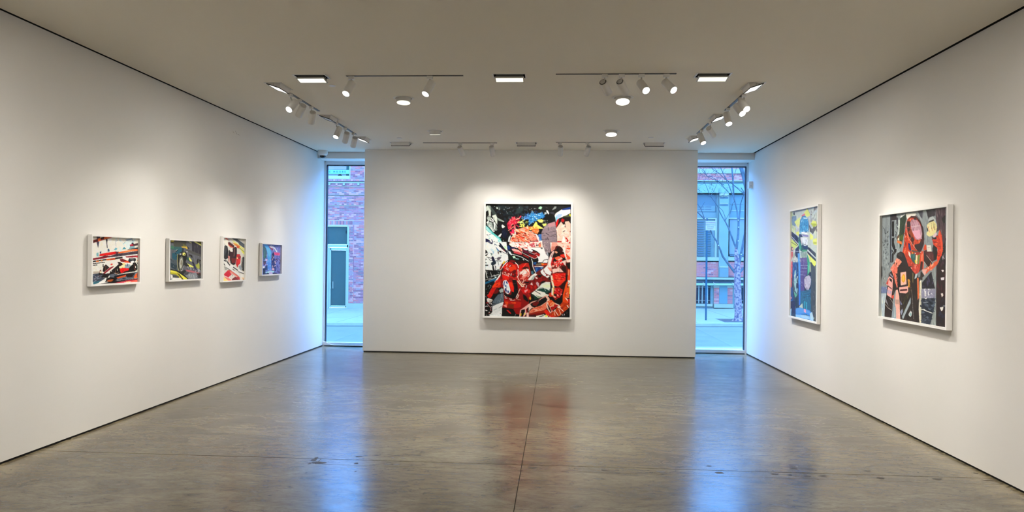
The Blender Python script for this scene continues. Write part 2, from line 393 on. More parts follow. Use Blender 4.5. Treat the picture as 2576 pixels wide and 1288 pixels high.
# ============================================================ ceiling lamps
def rot_about(v, axis, ang): return Matrix.Rotation(ang, 3, axis) @ v
near_l = {'near': 'near row across the ceiling', 'left': 'row along the left wall', 'right': 'row along the right wall', 'far': 'far row in front of the partition'}
posn = {'near': ['left end of', 'middle of', 'right end of'], 'far': ['left end of', 'middle of', 'right end of'],
        'left': ['nearest to the viewer in', 'middle of', 'farthest from the viewer in'], 'right': ['nearest to the viewer in', 'middle of', 'farthest from the viewer in']}
cnt = {}
TILT = {'near': 9, 'left': 18, 'right': 18, 'far': 20}
LENSM = {'near': M_LITY, 'left': M_LIT, 'right': M_LIT, 'far': M_LITDIM}
for side, x, y, ax, od in RL:
    k = cnt.get(side, 0); cnt[side] = k+1
    t = empty('recessed_lamp', (x, y, H), 'square-cut white recessed ceiling lamp, '+posn[side][k]+' the '+near_l[side], 'ceiling lamp', 'rectangular recessed lamps in a ring')
    o = Vector((od[0], od[1], 0)); l = Vector((-o.y, o.x, 0))       # outward, long axis
    def P(u, v, z): return Vector((x, y, H+z))+l*u+o*v
    # trim frame
    bm = bmesh.new()
    for (u0, u1, v0, v1) in ((-.165, .165, -.09, -.075), (-.165, .165, .075, .09), (-.165, -.15, -.075, .075), (.15, .165, -.075, .075)):
        q = [(u0, v0), (u1, v0), (u1, v1), (u0, v1)]
        a = [bm.verts.new(P(u, v, 0.001)) for u, v in q]; b = [bm.verts.new(P(u, v, -.0035)) for u, v in q]
        bm.faces.new(b); bm.faces.new(a[::-1])
        for i in range(4): bm.faces.new((a[i], a[(i+1) % 4], b[(i+1) % 4], b[i]))
    bmesh.ops.recalc_face_normals(bm, faces=bm.faces)
    build('trim_frame', bm, M_LAMPW, t)
    # black recess box, open below
    bm = bmesh.new()
    a = [bm.verts.new(P(u, v, -.002)) for u, v in ((-.149, -.074), (.149, -.074), (.149, .074), (-.149, .074))]
    b = [bm.verts.new(P(u, v, .17)) for u, v in ((-.149, -.074), (.149, -.074), (.149, .074), (-.149, .074))]
    bm.faces.new(b)
    for i in range(4): bm.faces.new((a[i], a[(i+1) % 4], b[(i+1) % 4], b[i]))
    build('recess', bm, M_RECESS, t)
    # tilting housing: turns about the outer long edge so its inner edge drops
    ang = math.radians(TILT[side])
    LD = .126 if side != 'near' else .108          # lens depth
    pivot = P(0, .066, -.010) if side != 'near' else P(0, .044, -.026)
    def Q(u, v, z):               # v from 0 (outer) to -.132 (inner), z up
        vv, zz = v*math.cos(ang)+z*math.sin(ang)*1, z*math.cos(ang)+v*math.sin(ang)
        return pivot + l*u + o*vv + Vector((0, 0, zz))
    def qbox(bm, u0, u1, v0, v1, z0, z1):
        q = [(u0, v0), (u1, v0), (u1, v1), (u0, v1)]
        a = [bm.verts.new(Q(u, v, z0)) for u, v in q]; b = [bm.verts.new(Q(u, v, z1)) for u, v in q]
        bm.faces.new(a[::-1]); bm.faces.new(b)
        for i in range(4): bm.faces.new((a[i], a[(i+1) % 4], b[(i+1) % 4], b[i]))
        bmesh.ops.recalc_face_normals(bm, faces=bm.faces)
    bm = bmesh.new()
    if side == 'near': qbox(bm, -.13, .13, -LD-.004, -.02, .008, .06)
    else:
        lo1 = -(LD+.006)*math.cos(ang)+.066; lz1 = -(LD+.006)*math.sin(ang)-.010
        sec = [(.066, -.004), (lo1, lz1+.004), (-.073, -.004), (-.060, .05), (.060, .06)]
        q0 = [bm.verts.new(P(-.136, v, z)) for v, z in sec]; q1 = [bm.verts.new(P(.136, v, z)) for v, z in sec]
        bm.faces.new(q0); bm.faces.new(q1[::-1])
        for i in range(5): bm.faces.new((q0[i], q1[i], q1[(i+1) % 5], q0[(i+1) % 5]))
        bmesh.ops.recalc_face_normals(bm, faces=bm.faces)
    build('housing', bm, M_DARKM if side == 'near' else M_LAMPW, t)  # near row housing coloured dark to stand for the shade inside the recess
    bm = bmesh.new()
    qbox(bm, -.14, .14, -LD-.010, -LD, -.004, .006); qbox(bm, -.14, .14, -.006, .004, -.004, .006)
    qbox(bm, -.14, -.13, -LD, -.006, -.004, .006); qbox(bm, .13, .14, -LD, -.006, -.004, .006)
    build('lens_frame', bm, M_DARKM if side != 'near' else M_LAMPG, t)
    lit = not (side == 'left' and k == 1)
    bm = bmesh.new(); qbox(bm, -.13, .13, -LD, -.006, 0, .005)
    build('lens', bm, LENSM[side] if lit else M_OFF, t)
    for u in (-.1385, .1385):
        bm = bmesh.new(); tube(bm, [P(u, .0, -.012), P(u*.975, .0, -.012)], [.007, .007], 8); build('pivot_screw', bm, M_LAMPG, t)
    c = Q(0, -.066, -.012)
    if side != 'near': c = P(0, .01, -.075)
    if lit:
        dr = (Q(0, -.066, -1)-Q(0, -.066, 0)).normalized()
        if side == 'near': spot('wall_lamp', c, c+dr, 150, 120, 1.0, WARM, .05)
        else: washer('wall_lamp', c, od, {'left': WE, 'right': WE, 'far': 8.0}[side], {'left': 1.15, 'right': 1.2, 'far': .74}[side])

dname = ['round recessed ceiling lamp, lit, nearer one on the left', 'round recessed ceiling lamp turned away, farther one on the left',
         'bright round recessed ceiling lamp, nearer one on the right', 'bright round recessed ceiling lamp, farther one on the right']
for (x, y, tl), lb in zip(DL, dname):
    t = empty('round_downlight', (x, y, H), lb, 'ceiling lamp', 'round downlights in the middle of the ceiling')
    bm = bmesh.new()
    n = 40; prof = [(.116, .0), (.116, -.003), (.094, -.004), (.094, .10)]
    rings = [[bm.verts.new((x+r*math.cos(2*math.pi*k/n), y+r*math.sin(2*math.pi*k/n), H+z)) for k in range(n)] for r, z in prof]
    for r0, r1 in zip(rings, rings[1:]):
        for k in range(n): bm.faces.new((r0[k], r0[(k+1) % n], r1[(k+1) % n], r1[k]))
    bm.faces.new(rings[-1])
    build('trim_ring', bm, M_LAMPW, t, smooth=False)
    mt = Matrix.Rotation(math.radians(-tl), 3, 'X')   # tilts the lens towards the viewer
    c = (x, y, H-.026)
    bm = bmesh.new(); lathe(bm, [(.070, .07), (.076, .05), (.078, -.020), (.076, -.026), (.072, -.026)], c, 32, mt); build('lamp_head', bm, M_LAMPW, t, smooth=False)
    bm = bmesh.new(); lathe(bm, [(.071, -.026), (.071, -.029)], c, 32, mt); build('lens', bm, M_LITY if x < 0 else M_LIT, t)
    p = Vector(c)+mt @ Vector((0, 0, -.04))
    spot('down_lamp', p, p+mt @ Vector((0, 0, -1)), 60, 120, 1.0, WARM, .05)
# ============================================================ tracks and track spotlights
tracks = [  # name of run, start, end (pixels on the ceiling)
 ('near_left', (870, 190), (1166, 191), 'thin ceiling track across the near left, two spotlights on it'),
 ('near_right', (1398, 187.5), (1702, 184), 'thin ceiling track across the near right, four spotlights on it'),
 ('left_near', (731, 235), (799, 277), 'short ceiling track along the left wall, nearer of the two'),
 ('left_far', (850, 310), (893, 336), 'short ceiling track along the left wall, farther of the two'),
 ('right_near', (1875, 235), (1825, 275), 'short ceiling track along the right wall, nearer of the two'),
 ('right_far', (1783, 311), (1755, 334), 'short ceiling track along the right wall, farther of the two'),
 ('far_left', (1065, 359.5), (1250, 359), 'thin ceiling track before the partition, left of the painting'),
 ('far_right', (1398, 358), (1588, 358), 'thin ceiling track before the partition, right of the painting')]
fix = {}
for nm, a, b, lb in tracks:
    A, B = hit(2, H, *a), hit(2, H, *b)
    alongx = abs(A.x-B.x) > abs(A.y-B.y)
    if alongx:
        y = (A.y+B.y)/2; x0, x1 = sorted((A.x, B.x)); fix[nm] = ('x', y)
        bm = bmesh.new(); bx(bm, x0, x1, y-.016, y+.016, H-.004, H+.0)
        bx(bm, x0+.004, x1-.004, y-.009, y+.009, H-.0052, H-.004)
    else:
        x = (A.x+B.x)/2; y0, y1 = sorted((A.y, B.y)); y0 -= .03; y1 += .05; fix[nm] = ('y', x)
        bm = bmesh.new(); bx(bm, x-.016, x+.016, y0, y1, H-.004, H+.0)
        bx(bm, x-.009, x+.009, y0+.004, y1-.004, H-.0052, H-.004)
    t = build('lighting_track', bm, M_TRACK)
    tag(t, lb, 'lighting track', 'ceiling tracks')
# (track, mount px, top of head px, lens px, lens nearer the viewer?, lit, target, label)
LW = lambda y, z=1.5: (XL, y, z)
RW = lambda y, z=1.5: (XR, y, z)
heads = [
 ('near_left', (879.5, 192), (885.5, 209), (870, 236), 1, 1, LW(6.5, 1.45), 'white track spotlight tilted left, left one on the near left track'),
 ('near_left', (1079, 192), (1087, 208), (1070, 237), 1, 1, LW(7.6, 1.45), 'white track spotlight tilted left, right one on the near left track'),
 ('near_right', (1522, 188.8), (1516.6, 206.6), (1530, 234), 0, 0, (-.9, YP, 1.5), 'white track spotlight showing its round back, first from left on the near right track'),
 ('near_right', (1564.8, 188.8), (1559.5, 205.7), (1573.8, 234), 0, 1, (-.45, YP, 1.6), 'white track spotlight showing its round back, second from left on the near right track'),
 ('near_right', (1614.8, 188.8), (1610.4, 208.4), (1625.5, 228), 1, 1, RW(6.7, 1.3), 'glaring track spotlight tilted right, third from left on the near right track'),
 ('near_right', (1678, 187.9), (1672, 206.6), (1695, 227), 1, 1, RW(6.4, 1.5), 'glaring track spotlight tilted right, rightmost on the near right track'),
 ('left_near', (735, 240), (743.7, 257), (726.6, 276), 1, 1, LW(6.6, 1.6), 'glaring track spotlight aimed left, nearest on the left wall tracks'),
 ('left_near', (755.7, 253.7), (763, 265.7), (751.4, 291), 0, 1, LW(8.5, 1.5), 'track spotlight tilted left beside the glaring one on the left wall track'),
 ('left_near', (784.7, 271.7), (786.8, 282.8), (782.7, 309), 0, 0, LW(8.2, 1.5), 'upright track spotlight at the far end of the nearer left wall track'),
 ('left_far', (849, 311.5), (854.8, 322), (844.5, 345), 1, 1, LW(8.9, 1.5), 'lit track spotlight tilted left, first on the farther left wall track'),
 ('left_far', (870.5, 324.6), (872.7, 335), (867.6, 357), 0, 0, LW(9.6, 1.5), 'upright track spotlight in the middle of the farther left wall track'),
 ('left_far', (891, 337.4), (893.2, 346.8), (888, 368), 0, 1, LW(10.1, 1.5), 'upright track spotlight next to the farthest recessed lamp on the left'),
 ('right_near', (1869.6, 240.5), (1865, 255.7), (1878.6, 275), 1, 1, RW(6.7, 1.3), 'glaring track spotlight nearest the viewer on the right wall tracks'),
 ('right_near', (1857, 249.5), (1851.8, 266.4), (1867.9, 286), 1, 1, RW(6.8, 1.3), 'glaring track spotlight second from the viewer on the right wall tracks'),
 ('right_near', (1827.7, 275.4), (1826.8, 286), (1833.9, 312), 1, 1, RW(9.55, 1.3), 'track spotlight with a slim lit lens, end of the nearer right wall track'),
 ('right_far', (1786.6, 310), (1783, 322.7), (1794.6, 342), 0, 0, RW(9.8, 1.5), 'track spotlight with hidden lens, nearer one on the farther right wall track'),
 ('right_far', (1761.6, 329.8), (1759.8, 337.9), (1769.6, 360), 1, 1, RW(9.55, 1.3), 'track spotlight with lit lens beside the farthest recessed lamp on the right'),
 ('far_left', (1156.8, 361), (1155.9, 370), (1164.8, 389.6), 0, 1, (-.75, YP, 1.0), 'small pale track spotlight tilted right, leftmost in front of the partition'),
 ('far_left', (1237.5, 361), (1236, 368.6), (1240.4, 390.5), 0, 1, (-.55, YP, 1.0), 'small pale track spotlight above the left edge of the big painting'),
 ('far_right', (1408.6, 360.5), (1410, 368), (1409.5, 390.5), 0, 1, (-.3, YP, 1.0), 'small pale upright track spotlight above the right edge of the big painting'),
 ('far_right', (1477.9, 360.5), (1480.9, 369), (1474.6, 390.5), 0, 1, (-.2, YP, 1.0), 'small pale track spotlight tilted left, rightmost in front of the partition')]
def sphere_hit(c, L, px, py, near):
    d = ray(px, py).normalized(); m = c-CAM; b = m.dot(d); q = b*b-(m.length_squared-L*L)
    if q < 0: p = CAM+d*b; return c+(p-c).normalized()*L
    t = b-math.sqrt(q) if near else b+math.sqrt(q)
    return CAM+d*t
M_LITSPOT = mat('lit_spot_lens', (1, 1, 1), .4, emit=(1, .98, .93), estr=12)
for tr, pm, pt, pb, near, lit, target, lb in heads:
    ax, v = fix[tr]
    m = hit(2, H-.02, *pm)
    if ax == 'x': m = Vector((m.x, v, H))
    else: m = Vector((v, m.y, H))
    t = empty('track_spotlight', m, lb, 'spotlight', 'white track spotlights under the ceiling')
    bm = bmesh.new()
    if ax == 'x': bx(bm, m.x-.028, m.x+.028, m.y-.017, m.y+.017, H-.035, H-.004)
    else: bx(bm, m.x-.017, m.x+.017, m.y-.028, m.y+.028, H-.035, H-.004)
    build('track_adapter', bm, M_LAMPW, t, bevel=.003)
    top = hit(1, m.y, *pt)
    top.z = min(top.z, H-.062)
    bot = sphere_hit(top, .155, pb[0], pb[1], near)
    d = (bot-top).normalized()
    bm = bmesh.new(); tube(bm, [m+Vector((0, 0, -.03)), m+Vector((0, 0, -.052)), top+d*.035], [.008, .008, .0075], 10); build('stem', bm, M_LAMPG, t)
    q = d.to_track_quat('Z', 'Y').to_matrix()
    bm = bmesh.new(); lathe(bm, [(.028, -.001), (.0375, 0), (.0385, .004), (.0385, .155), (.034, .1555), (.033, .146)], top, 28, q)
    hd = build('lamp_head', bm, M_LAMPW, t)
    for p in hd.data.polygons: p.use_smooth = len(p.vertices) == 4
    bm = bmesh.new(); lathe(bm, [(.033, -.003), (.033, .001)], top, 24, q); build('heat_sink', bm, M_DARKM if tr == 'near_right' and not near else M_LAMPG, t)
    bm = bmesh.new(); lathe(bm, [(.026, -.007), (.026, -.002)], top, 20, q); build('end_cap', bm, M_LAMPG, t)
    bm = bmesh.new(); lathe(bm, [(.033, .1535), (.033, .1548)], top, 24, q); build('lens', bm, M_LITSPOT if lit else M_OFF, t)
    if lit:
        p = top+d*.165
        spot('spot_lamp', p, target, {'far_left': 33, 'far_right': 33}.get(tr, 100 if target[1] == YP else 46), {'far_left': 92, 'far_right': 92}.get(tr, 40 if target[1] == YP else 50), 1.0, WARM, .025)

# sprinkler covers, dome camera, sensor, cable
for px, py, r_, lb in ((836, 215, .035, 'flush round sprinkler cover near the near left ceiling lamp'), (1005, 347, .038, 'flush round sprinkler cover before the far left ceiling lamp'),
                       (1637, 346, .038, 'flush round sprinkler cover before the far right ceiling lamp')):
    c = hit(2, H, px, py)
    bm = bmesh.new(); lathe(bm, [(r_, 0), (r_, -.004), (r_*.9, -.006)], c, 28); o = build('sprinkler_cover', bm, M_LAMPW)
    tag(o, lb, 'sprinkler', 'flush sprinkler covers')
c = Vector((-3.90, 11.90, H))
t = empty('dome_camera', c, 'white dome security camera with black bubble in the left ceiling corner', 'security camera')
bm = bmesh.new(); lathe(bm, [(.082, 0), (.082, -.05), (.076, -.062), (.06, -.075), (.054, -.075)], c, 36); build('camera_housing', bm, M_WHITE, t)
bm = bmesh.new(); lathe(bm, [(.052*math.cos(a), -.075-.052*math.sin(a)) for a in [i*math.pi/2/8 for i in range(8)]]+[(.001, -.127)], c, 32); build('dome', bm, M_DOME, t, smooth=True)
bm = bmesh.new(); lathe(bm, [(.06, -.073), (.062, -.082), (.054, -.086), (.052, -.080)], c, 36); build('dome_ring', bm, M_WHITE, t)
c = hit(0, XR, 1892, 465.5)
t = empty('wall_sensor', c, 'small white box sensor high on the right wall beside the window', 'sensor')
box('sensor_body', XR-.062, XR, c.y-.045, c.y+.045, c.z-.058, c.z+.058, M_WHITE, t, bevel=.004)
bm = bmesh.new()
for dz in (.0, ): tube(bm, [Vector((XR-.045, c.y-.046, c.z-.02+dz)), Vector((XR-.015, c.y-.046, c.z-.02+dz))], [.002, .002], 6)
build('led_strip', bm, M_DARKM, t)
pts = [hit(1, YW-.06, *p) for p in ((810.5, 858.5), (815, 859), (820, 861), (826, 864.5), (832, 867), (840, 868.2), (860, 868.6), (885, 868.9), (914, 869.2))]
pts = [Vector((max(p.x, XL+.012), p.y, max(p.z, .009))) for p in pts]
bm = bmesh.new(); tube(bm, pts, [.008]*len(pts), 8); tag(build('white_cable', bm, M_WHITE), 'white cable curling up at the left foot of the left window', 'cable')
